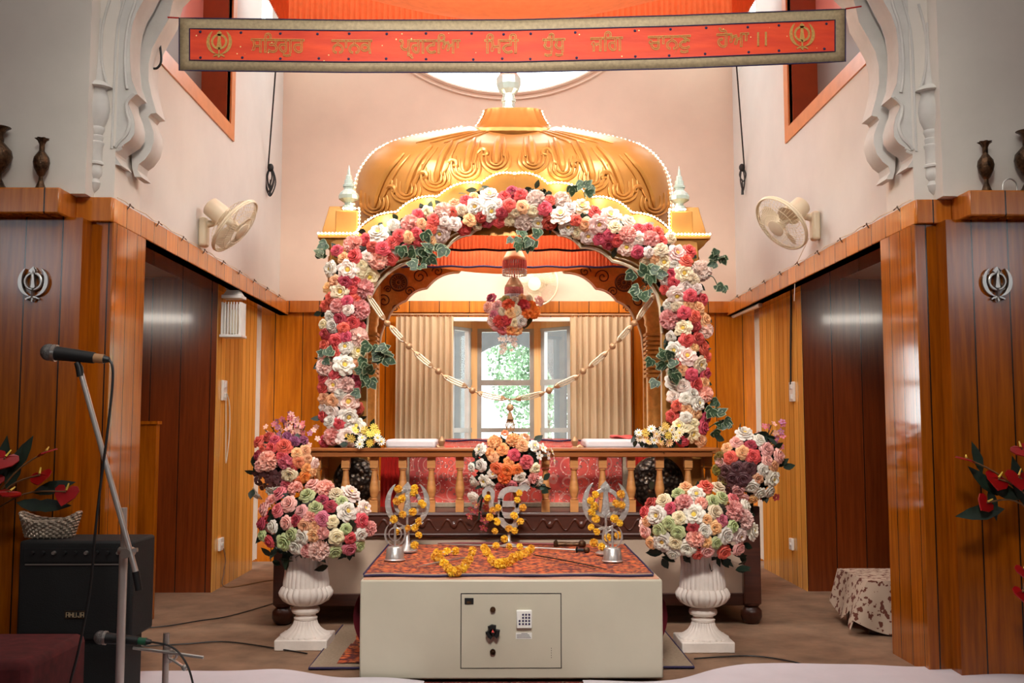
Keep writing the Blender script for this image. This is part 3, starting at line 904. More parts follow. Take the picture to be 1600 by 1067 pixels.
def pillar(x, y):
    mb = MB(); mb.box(x - .085, x + .085, y - .085, y + .085, .66, .74)
    mb.lathe([(.075, .74), (.06, .78), (.068, .8), (.06, .82), (.06, 1.9), (.072, 1.92), (.07, 1.96), (.085, 2.0), (.085, 2.22)], (x, y, 0), 24, mod=lambda a, z: 1 - .05 * abs(math.sin(6 * a)))
    for k in range(10): mb.box(x - .07, x + .07, y - .078, y + .078, 1.52 + k * .035, 1.54 + k * .035)
    return mb


for x in (CX - 1.1, CX + 1.1):
    pillar(x, YF + .16).build('pillar', M['gold_carved'], pal); pillar(x * 1 + (.015 if x < 0 else -.015), YR - .12).build('pillar', M['gold_carved'], pal)
# eave slabs and corner blocks at the four corners
for s in (-1, 1):
    for y in (YF + .1, YR - .05):
        mb = MB(); x = CX + s * 1.10
        zl = at(530, 372, 6.25).z
        mb.lathe([(.07, zl - .06), (.12, zl - .03), (.145, zl), (.145, zl + .02)], (x, y, 0), 4, a0=PI / 4, sx=1.02)
        mb.box(x - .12, x + .12, y - .12, y + .1, zl + .005, zl + .03)
        mb.lathe([(.13, 0), (.115, .06), (.085, .15), (.07, .2)], (x + s * .02, y + .04, zl + .03), 4, a0=PI / 4)
        mb.build('eave', M['gold'], pal, bevel=.004)
        bxx = CX + s * 1.045
        MB().box(bxx - .07, bxx + .07, y - .1, y + .03, zl + .03, zl + .185).build('corner_block', M['gold'], pal, bevel=.006)
        mb = MB(); pr = [(.035, 0), (.04, .01), (.04, .05), (.028, .055), (.028, .07), (.066, .095), (.07, .12), (.06, .14), (.034, .165), (.034, .18), (.04, .185), (.04, .2), (.032, .205), (.03, .235), (.022, .24), (.02, .265), (.012, .275), (.008, .31), (.002, .345)]
        mb.lathe([(r_ * .92, z_ * .88) for r_, z_ in pr], (bxx, y - .03, zl + .185), 12); mb.build('finial', M['mirror'], pal, smooth=False)

# dome shell
DY = 7.1
side = [(247, 372), (248, 345), (249, 320), (247, 300), (243, 281), (236, 266), (226, 252), (213, 240), (197, 230.5), (178, 223.5), (156, 217.5), (132, 212.5), (108, 207.5), (88, 203), (72, 198)]
sp_ = []
for hw, y in side:
    p = at(804 - hw, y, DY); sp_.append((CX - p.x, p.z))
front = [(.80, 2.33), (.80, 2.44), (.80, 2.56), (.795, 2.66), (.785, 2.74), (.765, 2.80), (.735, 2.85), (.70, 2.895), (.655, 2.935), (.605, 2.97), (.545, 3.0), (.48, 3.035), (.39, 3.08), (.27, 3.125), (.15, 3.165)]
NA = 120; dm = MB(); vs, fs = [], []
K = len(side)


def dome_pt(i, a):
    ca, sa = math.cos(a), math.sin(a); e = 2.1
    rr = 1 / (abs(ca) ** e + abs(sa) ** e) ** (1 / e)
    wgt = sa * sa
    i0 = min(int(i), K - 2); f = i - i0
    A = sp_[i0][0] * (1 - f) + sp_[i0 + 1][0] * f; Z1 = sp_[i0][1] * (1 - f) + sp_[i0 + 1][1] * f
    B = front[i0][0] * (1 - f) + front[i0 + 1][0] * f; Z2 = front[i0][1] * (1 - f) + front[i0 + 1][1] * f
    return Vector((CX + A * ca * rr, DY + B * sa * rr, Z1 * (1 - wgt) + Z2 * wgt))


for k in range((K - 1) * 3 + 1):
    for j in range(NA): vs.append(dome_pt(k / 3, 2 * PI * j / NA))
for k in range((K - 1) * 3):
    for j in range(NA): fs.append((k * NA + j, k * NA + (j + 1) % NA, (k + 1) * NA + (j + 1) % NA, (k + 1) * NA + j))
dm.add(vs, fs)
bvh = BVHTree.FromPolygons([Vector(v_) for v_ in vs], fs)


def on_dome(px, py, lift=0.0):
    d = ray(px, py); h = bvh.ray_cast(CAM, d)
    if h[0] is None: return None
    n_ = h[1] if h[1].dot(d) < 0 else -h[1]
    return h[0] + n_ * lift


def relief(pxs, r, lift=0.004, sub=5):
    pts = [on_dome(p.x, p.y, lift) for p in spline([Vector((a, b, 0)) for a, b in pxs], sub)]
    pts = [p for p in pts if p is not None]
    if len(pts) > 3: dm.tube(pts, [r * min(1, .35 + 3 * min(i, len(pts) - 1 - i) / len(pts)) for i in range(len(pts))], 7)


lobes = [(586, 334, 46, 240), (635, 312, 40, 229), (681, 294, 25, 222), (728, 277, 14, 217), (775, 265, 5, 213)]
for k, (lx, ly, lean, ty) in enumerate(lobes):
    for s in (0, 1):
        f = (lambda x: x) if s == 0 else (lambda x: 1608 - x)
        relief([(f(lx), ly - 9), (f(lx + lean * .12), ly - (ly - ty) * .35), (f(lx + lean * .45), ly - (ly - ty) * .7), (f(lx + lean), ty)], .024)
        relief([(f(lx + 11), ly - 20), (f(lx + 11 + lean * .2), ly - (ly - ty) * .42), (f(lx + 11 + lean * .5), ly - (ly - ty) * .7), (f(lx + 9 + lean), ty + 2)], .010)
        for q_, rr in ((9, .009), (15, .011), (21.5, .012)):
            relief([(f(lx - q_), ly - 22 - q_ * .7), (f(lx - q_ * 1.02), ly - 14), (f(lx - q_ * .72), ly - 14 + q_ * .58), (f(lx), ly - 14 + q_ * .85), (f(lx + q_ * .72), ly - 14 + q_ * .58), (f(lx + q_ * 1.02), ly - 14), (f(lx + q_ * .9), ly - 24 - q_ * .2)], rr)
        if k < 4: relief([(f(lx + 17), ly - 36), (f(lx + 23), ly - 42), (f(lx + 31), ly - 41), (f(lx + 32), ly - 35), (f(lx + 25), ly - 34)], .016)
for k in (-7, -6, -5, -4, 4, 5, 6, 7):
    x0 = 804 + k * 9; relief([(x0, 205), (x0 + k * 3.2, 209), (x0 + k * 8, 216), (x0 + k * 13, 224)], .007)
dm.build('dome', M['gold'], pal)
# ribbed cap and crowning finial
zc = 3.195; cp = MB()
prof = [(.29, -.03), (.335, -.012), (.335, .012), (.305, .022), (.27, .045), (.245, .08), (.225, .115), (.208, .15), (.205, .17)]
cp.lathe([(r_ * .98, z_) for r_, z_ in prof], (CX, DY, zc + .01), 96, sy=.45, sq=3, mod=lambda a, z: 1 + .018 * math.cos(28 * a))
cp.build('dome_cap', M['gold'], pal)
mb = MB(); pr = [(.05, 0), (.062, .01), (.062, .03), (.05, .035), (.05, .07), (.06, .075), (.06, .1), (.05, .105), (.05, .13), (.085, .16), (.1, .2), (.1, .25), (.075, .28), (.04, .3), (.04, .33), (.02, .4), (.003, .46)]
mb.lathe([(r_ * .86, z_) for r_, z_ in pr], (CX - .03, DY, zc + .17), 12); mb.build('finial', M['mirror'], pal, smooth=False)

# inner cloth canopy with two pleated valances
can = thing('valance', 'orange pleated cloth valance hung inside the arch of the domed shrine', 'valance', (CX, 7.0, 2.3))


def pleated(x0, x1, y, z0, z1, n, amp, name, mat, parent, sag=0.0, seg=6):
    mb = MB(); tot = n * seg
    def fn(u, v):
        k = u * tot; ph = 2 * PI * k / seg
        zz_ = z0 + (z1 - z0) * v - sag * (4 * u * (1 - u)) * (1 - v)
        return (x0 + (x1 - x0) * u, y + amp * math.sin(ph) * (1 - .5 * v) + .3 * amp * math.sin(ph * .37), zz_)
    mb.grid(fn, tot, 3)
    return mb.build(name, mat, parent)


for y, px0, px1, pyb in ((6.72, 650, 962, 391), (7.36, 655, 955, 417)):
    x0, x1 = CX - 0.98, CX + 0.98; zb = at(804, pyb, y).z
    f_ = pleated(x0, x1, y, zb, zb + .3, 75, .008, 'frill', M['orange_valance'], can)
    mb = MB(); mb.tube([(x0 + (x1 - x0) * i / 40, y - .008, zb + .004 * math.sin(i * 1.3)) for i in range(41)], .008, 6); mb.build('trim', M['navy'], can)
MB().box(CX - .98, CX + .98, 6.72, 7.8, 2.6, 2.61).build('cloth_top', M['orange_valance'], can)

# ---- string lights
bulb_me = MB().ball((0, 0, 0), .0056, 8, 6).mesh('bulb', M['led'])


def led(label, path, step, r=1.0):
    p0 = Vector(path[0])
    t_ = thing('string_light', label, 'string light', p0, 'warm light strings on the shrine')
    MB().tube([Vector(p) + Vector((0, .006, 0)) for p in path], .003, 5).build('cord', M['cream_trim'], t_)
    pts = resample(path, step)
    for p in pts[:100]:
        o = bpy.data.objects.new('bulb', bulb_me); COL.objects.link(o); o.location = p; o.scale = (r, r, r); setparent(o, t_)
    return t_


for s, sd in ((-1, 'left'), (1, 'right')):
    ridge = []
    for k in range(3, (K - 1) * 3):
        best = None
        for j in range(-12, 13):
            p = dome_pt(k / 3, (0 if s > 0 else PI) + j * .05); sx_ = (p - CAM).dot(RGT) / (p - CAM).dot(FWD) * s + .35 * (p - CAM).dot(UP) / (p - CAM).dot(FWD) * (k > 18)
            if best is None or sx_ > best[0]: best = (sx_, p)
        q_ = best[1]; ridge.append(q_ + (q_ - Vector((CX, DY, q_.z - .25))).normalized() * .014)
    led('warm light string up the %s edge of the gold dome' % sd, ridge, .030)
    arc = [Vector((CX + s * (CX - x), YF - .005, z + .012)) for x, z in scal(top_px, YF)]
    led('warm light string over the %s half of the scalloped front arch' % sd, arc, .022)
    cap = [Vector((CX + s * (r_ * .98 + .008), DY, zc + .01 + z_)) for r_, z_ in prof[1:]] + [Vector((CX + s * .1, DY, zc + .19))]
    led('warm light string on the %s side of the ribbed dome cap' % sd, cap, .024)
    zl = at(530, 372, 6.25).z
    led('warm light string along the %s front eave corner' % sd, [Vector((CX + s * 1.215, 6.275, zl + .035)), Vector((CX + s * .965, 6.275, zl + .035))], .022)
    bxx = CX + s * 1.045
    led('warm light string round the %s corner block under the glass finial' % sd, [Vector((CX + s * (1.045 + .02), 6.29, zl + .195)), Vector((CX + s * .965, 6.29, zl + .195)), Vector((CX + s * .965, 6.29, zl + .05))], .024)
    for px_, py_ in ((600, 345), (668, 312), (735, 288)):
        a_ = at(px_, py_ - 10, 6.2); lamp('string_light_glow', 'POINT', (CX + s * (CX - a_.x), 6.22, a_.z), 1.1, (1, .8, .5), (.03, .03))

# ---- floral arch garland
garl = thing('flower_garland', 'floral arch of red, pink and white flowers covering the shrine front', 'flower garland', (CX, 6.24, 0.95))
half = [(534, 690, 29), (532, 640, 29), (532, 580, 30), (534, 520, 31), (538, 460, 30), (546, 418, 36), (562, 402, 34), (582, 392, 30), (620, 373, 27), (664, 354, 25), (708, 338, 24), (752, 327, 24), (804, 322, 24)]
full = half + [(1608 - x, y, h) for x, y, h in reversed(half[:-1])]
segs = []; tot = 0
for a, b in zip(full, full[1:]):
    L = math.hypot(b[0] - a[0], b[1] - a[1]); segs.append((tot, L, a, b)); tot += L


def strip_pt(s_, w_):
    for t0_, L, a, b in segs:
        if s_ <= t0_ + L:
            t = (s_ - t0_) / L; x, y, h = [a[i] * (1 - t) + b[i] * t for i in range(3)]
            dx, dy = (b[0] - a[0]) / L, (b[1] - a[1]) / L
            return x - dy * h * w_, y + dx * h * w_
    return full[-1][:2]


KINDS_ = [('peony', ['white', 'pale', 'white', 'blush', 'cream', 'white'], 15, .20), ('carnation', ['pink', 'blush', 'pale', 'pink'], 14.5, .13), ('rose', ['coral', 'coral', 'crimson', 'coral', 'coral'], 11, .36),
          ('rose', ['pale', 'white', 'blush'], 13.5, .0), ('ranunculus', ['peach', 'cream', 'white', 'peach', 'pale'], 10.5, .31)]
placed = []
cnt = {}
tries = 0
while tries < 60000 and len(placed) < 395:
    tries += 1
    u = rnd.random(); acc = 0
    for kd, cols, r_, wgt in KINDS_:
        acc += wgt
        if u <= acc: break
    if tries < 120 and r_ < 14: continue
    if cnt.get(kd, 0) >= 100: continue
    s_ = rnd.uniform(0, tot); w_ = rnd.uniform(-1, 1) * .93
    x, y = strip_pt(s_, w_); r_ *= rnd.uniform(.85, 1.12)
    if any((x - a) ** 2 + (y - b) ** 2 < ((r_ + c) * .66) ** 2 for a, b, c in placed): continue
    placed.append((x, y, r_)); cnt[kd] = cnt.get(kd, 0) + 1
    Yd = 6.25 - .085 * (1 - w_ * w_) - rnd.uniform(0, .025)
    p = at(x, y, Yd); nx = at(x + 1, y, Yd).x - p.x
    cpx, cpy = strip_pt(s_, 0); off = Vector((x - cpx, 0, -(y - cpy)))
    nrm = Vector((off.x / 45 + rnd.gauss(0, .22), -1, off.z / 45 + rnd.gauss(0, .22) + .05))
    flower(kd, rnd.choice(cols), p, nrm, r_ * 1.12 * Yd / 1600, garl)
pts = [at(*strip_pt(rnd.uniform(0, tot), rnd.uniform(-.85, .85)), 6.26) for _ in range(400)]
greens('leaves', pts, garl, 800, .05, .062)
mb = MB(); cpts = [at(x, y, 6.275) for x, y, h in full]; mb.tube(spline(cpts, 4), .075, 8, flat=1.0)
for v_i, v_ in enumerate(mb.v): mb.v[v_i] = (v_[0], 6.272 + (v_[1] - 6.275) * .25, v_[2])
mb.build('foam_backing', M['leaf_deep'], garl)
ivy('ivy_sprig', 660, 388, 6.14, 11, (.07, .03), garl, .06); ivy('ivy_sprig', 655, 412, 6.15, 3, (.02, .035), garl, .055)
ivy('ivy_sprig', 590, 552, 6.14, 11, (.04, .05), garl, .06); ivy('ivy_sprig', 572, 585, 6.14, 7, (.035, .04), garl, .055)
ivy('ivy_sprig', 1010, 446, 6.14, 12, (.05, .05), garl, .055); ivy('ivy_sprig', 1043, 570, 6.14, 14, (.045, .05), garl, .055)
ivy('ivy_sprig', 822, 374, 6.14, 10, (.05, .02), garl, .05); ivy('ivy_sprig', 907, 296, 6.2, 6, (.03, .03), garl, .06)
ivy('ivy_sprig', 1124, 405, 6.2, 5, (.02, .03), garl, .045, (1105, 415)); ivy('ivy_sprig', 1122, 448, 6.2, 3, (.02, .02), garl, .045, (1105, 430))
ivy('ivy_sprig', 1116, 645, 6.2, 4, (.02, .03), garl, .055, (1100, 660)); ivy('ivy_sprig', 1136, 660, 6.2, 5, (.03, .04), garl, .045, (1105, 670))
ivy('ivy_sprig', 505, 400, 6.18, 4, (.015, .04), garl, .05); ivy('ivy_sprig', 512, 560, 6.16, 4, (.03, .03), garl, .05)

# ---- daisy bunches on the railing ends, beside the arch feet
def daisies(label, pts, cols):
    t_ = thing('daisy_bunch', label, 'flower bunch', at(pts[0][0], 704, 6.1))
    for k, (x, y) in enumerate(pts):
        flower('daisy', cols[k % len(cols)], at(x, y, 6.02 + rnd.uniform(-.03, .03)), (rnd.gauss(0, .4), -1, rnd.gauss(.4, .3)), .028, t_)
    greens('leaves', [at(x, y + 5, 6.07) for x, y in pts], t_, 50, .03, .05)
    return t_


daisies('small bunch of yellow and white daisies at the left arch foot', [(555, 672), (566, 684), (578, 678), (590, 684), (584, 668), (570, 672), (596, 690), (578, 692), (562, 694), (549, 685), (588, 676)], ['yellow', 'white', 'yellow', 'white', 'yellow'])
daisies('low spread of cream and yellow daisies at the right arch foot', [(1000, 684), (1009, 676), (1018, 670), (1026, 678), (1012, 690), (1035, 672), (1044, 680), (1022, 688), (1050, 672), (1032, 690), (1056, 684), (1040, 666), (998, 676), (1062, 676), (1046, 692)], ['cream', 'yellow', 'white', 'cream', 'peach'])


# ---- bead garland across the arch
bg_ = thing('bead_garland', 'swag of gold bead strings hanging across the shrine arch', 'bead garland', at(797, 623, 6.2))
segsL = [[(575, 462), (588, 481), (600, 499)], [(610, 510), (620, 521), (631, 533)], [(649, 551), (661, 562), (675, 573)], [(694, 588), (710, 596), (728, 604)], [(748, 614), (766, 619), (788, 623)]]
ballsL = [(605, 505), (639, 541), (685, 580), (738, 610)]
YG = 6.2
for s in (0, 1):
    f = (lambda x: x) if s == 0 else (lambda x: 1594 - x + 2)
    for sg in segsL:
        mb = MB(); sgp = [(f(x), y) for x, y in sg]
        for k in (-1, 0, 1):
            pp = [at(x, y, YG + .01 * k) for x, y in sgp]; d = (pp[-1] - pp[0]).normalized(); nn = Vector((-d.z, 0, d.x))
            mb.tube(spline([pp[0] + nn * .004 * k, pp[0].lerp(pp[1], .4) + nn * .012 * k, pp[1] + nn * .013 * k, pp[1].lerp(pp[2], .6) + nn * .012 * k, pp[2] + nn * .004 * k], 5), .0056, 6)
        mb.build('bead_string', M['bead_string'], bg_)
        for e, g in ((0, 1), (2, 1)):
            a = at(*sgp[e], YG); b = at(*sgp[1], YG); d = (a - b).normalized()
            MB().tube([a - d * .022, a - d * .004, a + d * .01], [.019, .014, .005], 8).build('end_cone', M['gold_bead'], bg_)
    for (x, y) in ballsL: MB().ball(at(f(x), y, YG), .0205, 12, 8).build('bead', M['gold_bead'], bg_)
    joins = [(600, 499), (605, 505), (610, 510)], [(631, 533), (639, 541), (649, 551)], [(675, 573), (685, 580), (694, 588)], [(728, 604), (738, 610), (748, 614)], [(788, 623), (797, 624)]
    mb = MB()
    for j in joins: mb.tube([at(f(x), y, YG) for x, y in j], .004, 5)
    mb.build('link', M['gold_bead'], bg_)
MB().ball(at(797, 637, YG), .022, 12, 8).build('bead', M['gold_bead'], bg_)
mb = MB(); mb.tube([at(797, 623, YG), at(797, 632, YG)], .003, 5)
mb.tube([at(797, 643, YG), at(797, 648, YG), at(797, 655, YG)], [.006, .014, .02], 8)
for k in range(7):
    x = 797 + (k - 3) * 1.2; mb.tube([at(x, 653, YG + .004 * (k % 3)), at(797 + (k - 3) * 2.2, 664, YG), at(797 + (k - 3) * 2.0 + rnd.uniform(-1, 1), 673, YG)], .0035, 5)
mb.build('tassel', M['gold_bead'], bg_)

# ---- two tier fringed chandelier and hanging flower ball
ch = thing('tassel_chandelier', 'two tiered pink fringed hanging ornament below the valance', 'hanging ornament', at(804, 390, 6.9))
for py0, py1, hw in ((388, 432, 18.5), (434, 469, 14)):
    c = at(804 if hw > 15 else 803, py0, 6.9); zb = at(804, py1, 6.9).z; r_ = hw * 6.9 / 1600; H = c.z - zb
    MB().lathe([(r_ * .45, 0), (r_ * .6, -H * .08), (r_ * .9, -H * .3), (r_, -H * .36), (r_, -H * .46), (r_ * .9, -H * .46)], c, 24).build('shade', M['gold_bead'], ch)
    mb = MB()
    for i in range(28):
        a = 2 * PI * i / 28; mb.tube([(c.x + r_ * .96 * math.cos(a), c.y + r_ * .96 * math.sin(a), c.z - H * .44), (c.x + r_ * .97 * math.cos(a), c.y + r_ * .97 * math.sin(a), c.z - H * .74)], .0065, 5)
    mb.build('fringe', M['tassel_pink'], ch)
    mb = MB()
    for i in range(28):
        a = 2 * PI * i / 28
        for k in range(3): mb.ball((c.x + r_ * .98 * math.cos(a), c.y + r_ * .98 * math.sin(a), c.z - H * (.78 + .08 * k)), .007, 6, 4)
    mb.build('crystal_edge', M['crystal'], ch)
mb = MB(); mb.tube([at(804, 340, 6.9), at(804, 392, 6.9)], .006, 6); mb.tube([at(804, 360, 6.9), at(804, 388, 6.9)], [.03, .034], 12)
mb.tube([at(804, 425, 6.9), at(803, 462, 6.9)], .006, 6); mb.build('hanger', M['tassel_pink'], ch)
fb = thing('hanging_bouquet', 'hanging ball of orange, pink and peach flowers before the window', 'hanging bouquet', at(800, 495, 6.9))
cols = ['peach', 'cream', 'apricot', 'orange', 'pink', 'rosepink', 'blush', 'coral']
spots = [(768, 466, 'crimson'), (778, 478, 'pink'), (790, 470, 'olive'), (803, 470, 'cream'), (815, 466, 'peach'), (826, 467, 'cream'), (772, 492, 'rosepink'), (786, 486, 'cream'), (798, 488, 'peach'), (806, 485, 'cream'), (818, 478, 'coral'), (830, 478, 'orange'), (822, 490, 'orange'), (834, 488, 'orange'), (780, 502, 'coral'), (792, 500, 'coral'), (804, 504, 'cream'), (814, 502, 'white'), (786, 514, 'rosepink'), (798, 514, 'apricot'), (808, 516, 'peach'), (775, 508, 'pink'), (764, 480, 'pink'), (770, 502, 'blush'), (795, 478, 'orange'), (842, 470, 'pink')]
for x, y, c in spots:
    Yq = 6.9 - .1 * max(0, 1 - ((x - 800) / 42) ** 2 - ((y - 490) / 34) ** 2)
    flower('ranunculus' if c not in ('orange', 'coral') else 'carnation', c, at(x, y, Yq), ((x - 800) / 40, -1, -(y - 490) / 40), rnd.uniform(8.5, 11.5) * 6.9 / 1600, fb)
MB().ball(at(800, 490, 6.94), (.15, .09, .13)).build('foam_core', M['leaf'], fb)
for k in range(5):
    x = 780 + k * 6; mb = MB(); pth = spline([at(x, 515, 6.88), at(x + 2, 530, 6.88), at(x + rnd.uniform(-4, 6), 545 + rnd.uniform(-8, 6), 6.88)], 4); mb.tube(pth, .002, 4); mb.build('stem', M['stem'], fb)
    for p in pth[2::2]: flower('blossom', 'pale', p + Vector((rnd.uniform(-.015, .015), -.01, 0)), (rnd.gauss(0, .5), -1, rnd.gauss(0, .5)), .02, fb)

# ================================================================= DAIS
YD = 6.04; X0, X1 = at(426, 900, YD).x, at(1190, 900, YD).x; YDB = 8.25
bed = thing('dais', 'large dark wooden dais with cream panels on turned feet', 'dais', ((X0 + X1) / 2, 7.1, 0))
zt = .645
MB().box(X0 + .02, X1 - .02, YD + .03, YDB, zt - .03, zt).build('deck', M['dark_wood'], bed)
for x in (X0 + .052, X1 - .052):
    for y in (YD + .052, YDB - .06):
        mb = MB(); mb.box(x - .05, x + .05, y - .05, y + .05, .115, .68)
        mb.build('post', M['dark_wood'], bed, bevel=.006)
        MB().lathe([(.035, .0), (.05, .012), (.062, .04), (.06, .075), (.04, .098), (.052, .108), (.052, .118)], (x, y, 0), 20).build('foot', M['dark_wood'], bed)
mb = MB(); mb.box(X0 + .1, X1 - .1, YD + .03, YD + .07, .085 + .02, .175); mb.box(X0 + .1, X1 - .1, YD + .02, YD + .07, .5, zt)
for x in (X0 + .03, X1 - .07): mb.box(x, x + .04, YD + .1, YDB - .1, .1, .175); mb.box(x, x + .04, YD + .1, YDB - .1, .5, zt)
mb.build('rail', M['dark_wood'], bed, bevel=.005)
mb = MB()
zc_ = .573
for k in range(13):
    x = X0 + .3 + k * (X1 - X0 - .6) / 12
    for sg in (-1, 1):
        mb.tube([(x + sg * (.012 + .085 * i / 12), YD + .017, zc_ + .03 * math.sin(i / 12 * PI * 1.6)) for i in range(13)], [.010 * (1 - .6 * i / 12) for i in range(13)], 6)
    mb.ball((x, YD + .017, zc_), (.022, .012, .022), 8, 6)
mb.tube([(X0 + .12, YD + .018, .517), (X1 - .12, YD + .018, .517)], .008, 6); mb.tube([(X0 + .12, YD + .018, .632), (X1 - .12, YD + .018, .632)], .008, 6)
mb.build('carving', M['dark_wood'], bed)
mb = MB(); mb.box(X0 + .09, X1 - .09, YD + .05, YD + .06, .17, .5)
for x in (X0 + .045, X1 - .055): mb.box(x, x + .01, YD + .1, YDB - .1, .17, .5)
mb.build('side_panel', M['panel_cream'], bed)

# railing
rl_ = thing('railing', 'wooden railing with turned balusters along the front of the dais', 'railing', (CX, 6.1, zt))
ra, rb = at(487, 706, 6.08).x, at(1112, 706, 6.08).x; zr = at(800, 702, 6.06).z
mb = MB(); mb.box(ra, rb, 6.04, 6.17, zr - .045, zr - .012); mb.box(ra - .015, rb + .015, 6.025, 6.185, zr - .012, zr + .008)
mb.build('top_rail', M['rail_top'], rl_, bevel=.006)
mb = MB()
for x in (ra + .04, rb - .04 + .06):
    mb.box(x - .05, x + .05, 6.17, 7.95, zr - .03, zr + .006)
mb.build('side_rail', M['rail_top'], rl_, bevel=.006)
zb_, ztp = zt, zr - .045
H = ztp - zb_
bal = MB()
pr = [(.026, 0), (.026, .22), (.017, .225), (.021, .24), (.017, .255), (.02, .27), (.027, .36), (.029, .42), (.022, .56), (.017, .68), (.016, .75), (.023, .765), (.023, .78), (.017, .79)]
bal.box(-.024, .024, -.024, .024, 0, H * .215); bal.box(-.024, .024, -.024, .024, H * .8, H + .002)
bal.lathe([(r_, z_ * H) for r_, z_ in pr[1:]], (0, 0, 0), 16)
bme = bal.mesh('baluster', M['rail_wood'])
for k in range(14):
    o = bpy.data.objects.new('baluster', bme); COL.objects.link(o); o.location = (at(495.5 + 44.6 * k, 750, 6.1).x, 6.105, zb_); setparent(o, rl_)
for y in [6.3 + .22 * k for k in range(8)]:
    for x in (ra + .04, rb + .02):
        o = bpy.data.objects.new('baluster', bme); COL.objects.link(o); o.location = (x, y, zb_); setparent(o, rl_)

# cushioned seat with embroidered cloth
xa, xb = at(640, 760, 6.5).x, at(972, 760, 6.5).x
seat = thing('covered_bier', 'low seat on the dais draped in red embroidered cloth', 'covered seat', ((xa + xb) / 2, 7, zt))
mb = MB(); hz = [0.0, .02, .03, .025]


def drape(u, v):
    x = xa + (xb - xa) * u
    pth = [(6.46, zt + .002), (6.5, .80), (6.52, .985), (6.58, 1.02), (6.8, 1.035), (7.0, 1.045), (7.5, 1.03)]
    k = v * (len(pth) - 1); i = min(int(k), len(pth) - 2); f = k - i
    y = pth[i][0] * (1 - f) + pth[i + 1][0] * f; z = pth[i][1] * (1 - f) + pth[i + 1][1] * f
    if v < .35: y += .006 * math.sin(u * 60) * (1 - v / .35)
    return (x, y, z)


mb.grid(drape, 60, 24)
for sx in (xa, xb): mb.add([(sx, 6.46, zt), (sx, 6.52, .985), (sx, 6.8, 1.035), (sx, 7.5, 1.03), (sx, 7.5, zt)], [(0, 1, 2, 3, 4)])
mb.build('embroidered_cover', M['embroid'], seat)
mb = MB()
for sx, sg in ((xa, -1), (xb, 1)):
    mb.box(min(sx, sx + sg * .055), max(sx, sx + sg * .055), 6.455, 6.5, zt, 1.0)
mb.box(xa, xb, 6.445, 6.462, zt, zt + .03)
mb.build('border', M['grey_cloth'], seat, bevel=.004)
hump = thing('scripture_cover', 'red and gold patterned cloth humped over the holy book behind the railing', 'cloth cover', at(797, 700, 7.0))
mb = MB(); xl, xr = at(628, 702, 7.0).x, at(966, 702, 7.0).x; zh = at(797, 686, 7.0).z


def hmp(u, v):
    x = xl + (xr - xl) * u; e = min(1, min(u, 1 - u) / .235); e = e * e * (3 - 2 * e) * .35 + e * .65
    ev = math.sin(PI * v) ** .5
    return (x, 6.85 + .5 * v, 1.03 + (zh - 1.03) * e * ev + .004 * math.sin(u * 40 + v * 9))


mb.grid(hmp, 60, 16); mb.build('cover', M['embroid'], hump)
mb = MB(); mb.tube([Vector(hmp(i / 40, .12)) + Vector((0, 0, .004)) for i in range(41)], .007, 6); mb.build('edging', M['navy'], hump)
for px, lab in ((690, 'small gold knob finial left of the covered book'), (898, 'small gold knob finial right of the covered book')):
    k_ = thing('gold_finial', lab, 'finial', at(px, 704, 6.55), 'gold knob finials beside the book'); c = at(px, 700, 6.55)
    MB().lathe([(.02, -.06), (.02, -.01), (.026, 0), (.012, .012), (.02, .03), (.024, .045), (.016, .062), (.004, .075)], c, 16).build('knob', M['gold_bead'], k_)
    MB().tube([c + Vector((-.07 if px < 800 else .07, 0, -.012)), c + Vector((-.03 if px < 800 else .03, 0, .012)), c + Vector((0, 0, -.005))], [.01, .016, .012], 8).build('arm', M['gold_bead'], k_)
for px0, px1, sd in ((596, 652, 'left'), (982, 1030, 'right')):
    a, b = at(px0, 760, 6.55).x, at(px1, 760, 6.55).x
    if sd == 'left': b = xa - .06
    else: a = xb + .06
    b_ = thing('bolster', 'plain red cloth covered block on the %s of the seat' % sd, 'bolster', ((a + b) / 2, 6.7, zt), 'red covered blocks')
    MB().grid(lambda u, v: (a + (b - a) * u, 6.5 + .01 * math.sin(u * 30), zt + .36 * v), 24, 2).box(a, b, 6.515, 7.2, zt, zt + .36).build('cloth', M['red_cloth'], b_)
for pxa, pxb, py0, lab, fold in ((605, 682, 686, 'white padded cloth lying left of the covered book', 0), (913, 1008, 686, 'white padded cloth with a folded orange cloth right of the book', 1)):
    a, b = at(pxa, 700, 6.5), at(pxb, 700, 6.5); zt_ = at(700, py0, 6.5).z
    t_ = thing('white_pad', lab, 'pad', ((a.x + b.x) / 2, 6.55, zr), 'white pads beside the book')
    MB().box(a.x, b.x, 6.4, 6.8, 1.008, zt_).build('pad', M['pad'], t_, bevel=.018)
    MB().box(a.x + .03, b.x - .03, 6.42, 6.8, zt + .37, 1.008).build('support', M['dark_wood'], t_)
    if fold:
        fc = thing('folded_cloth', 'small folded orange cloth on the right white pad', 'cloth', at(970, 686, 6.5))
        MB().grid(lambda u, v: (at(955 + 32 * u, 690, 6.5).x, 6.45 + .14 * v, zt_ + .014 + .008 * math.sin(u * 6 + v * 3)), 10, 6).build('fold', P['coral'], fc, solid=.01)
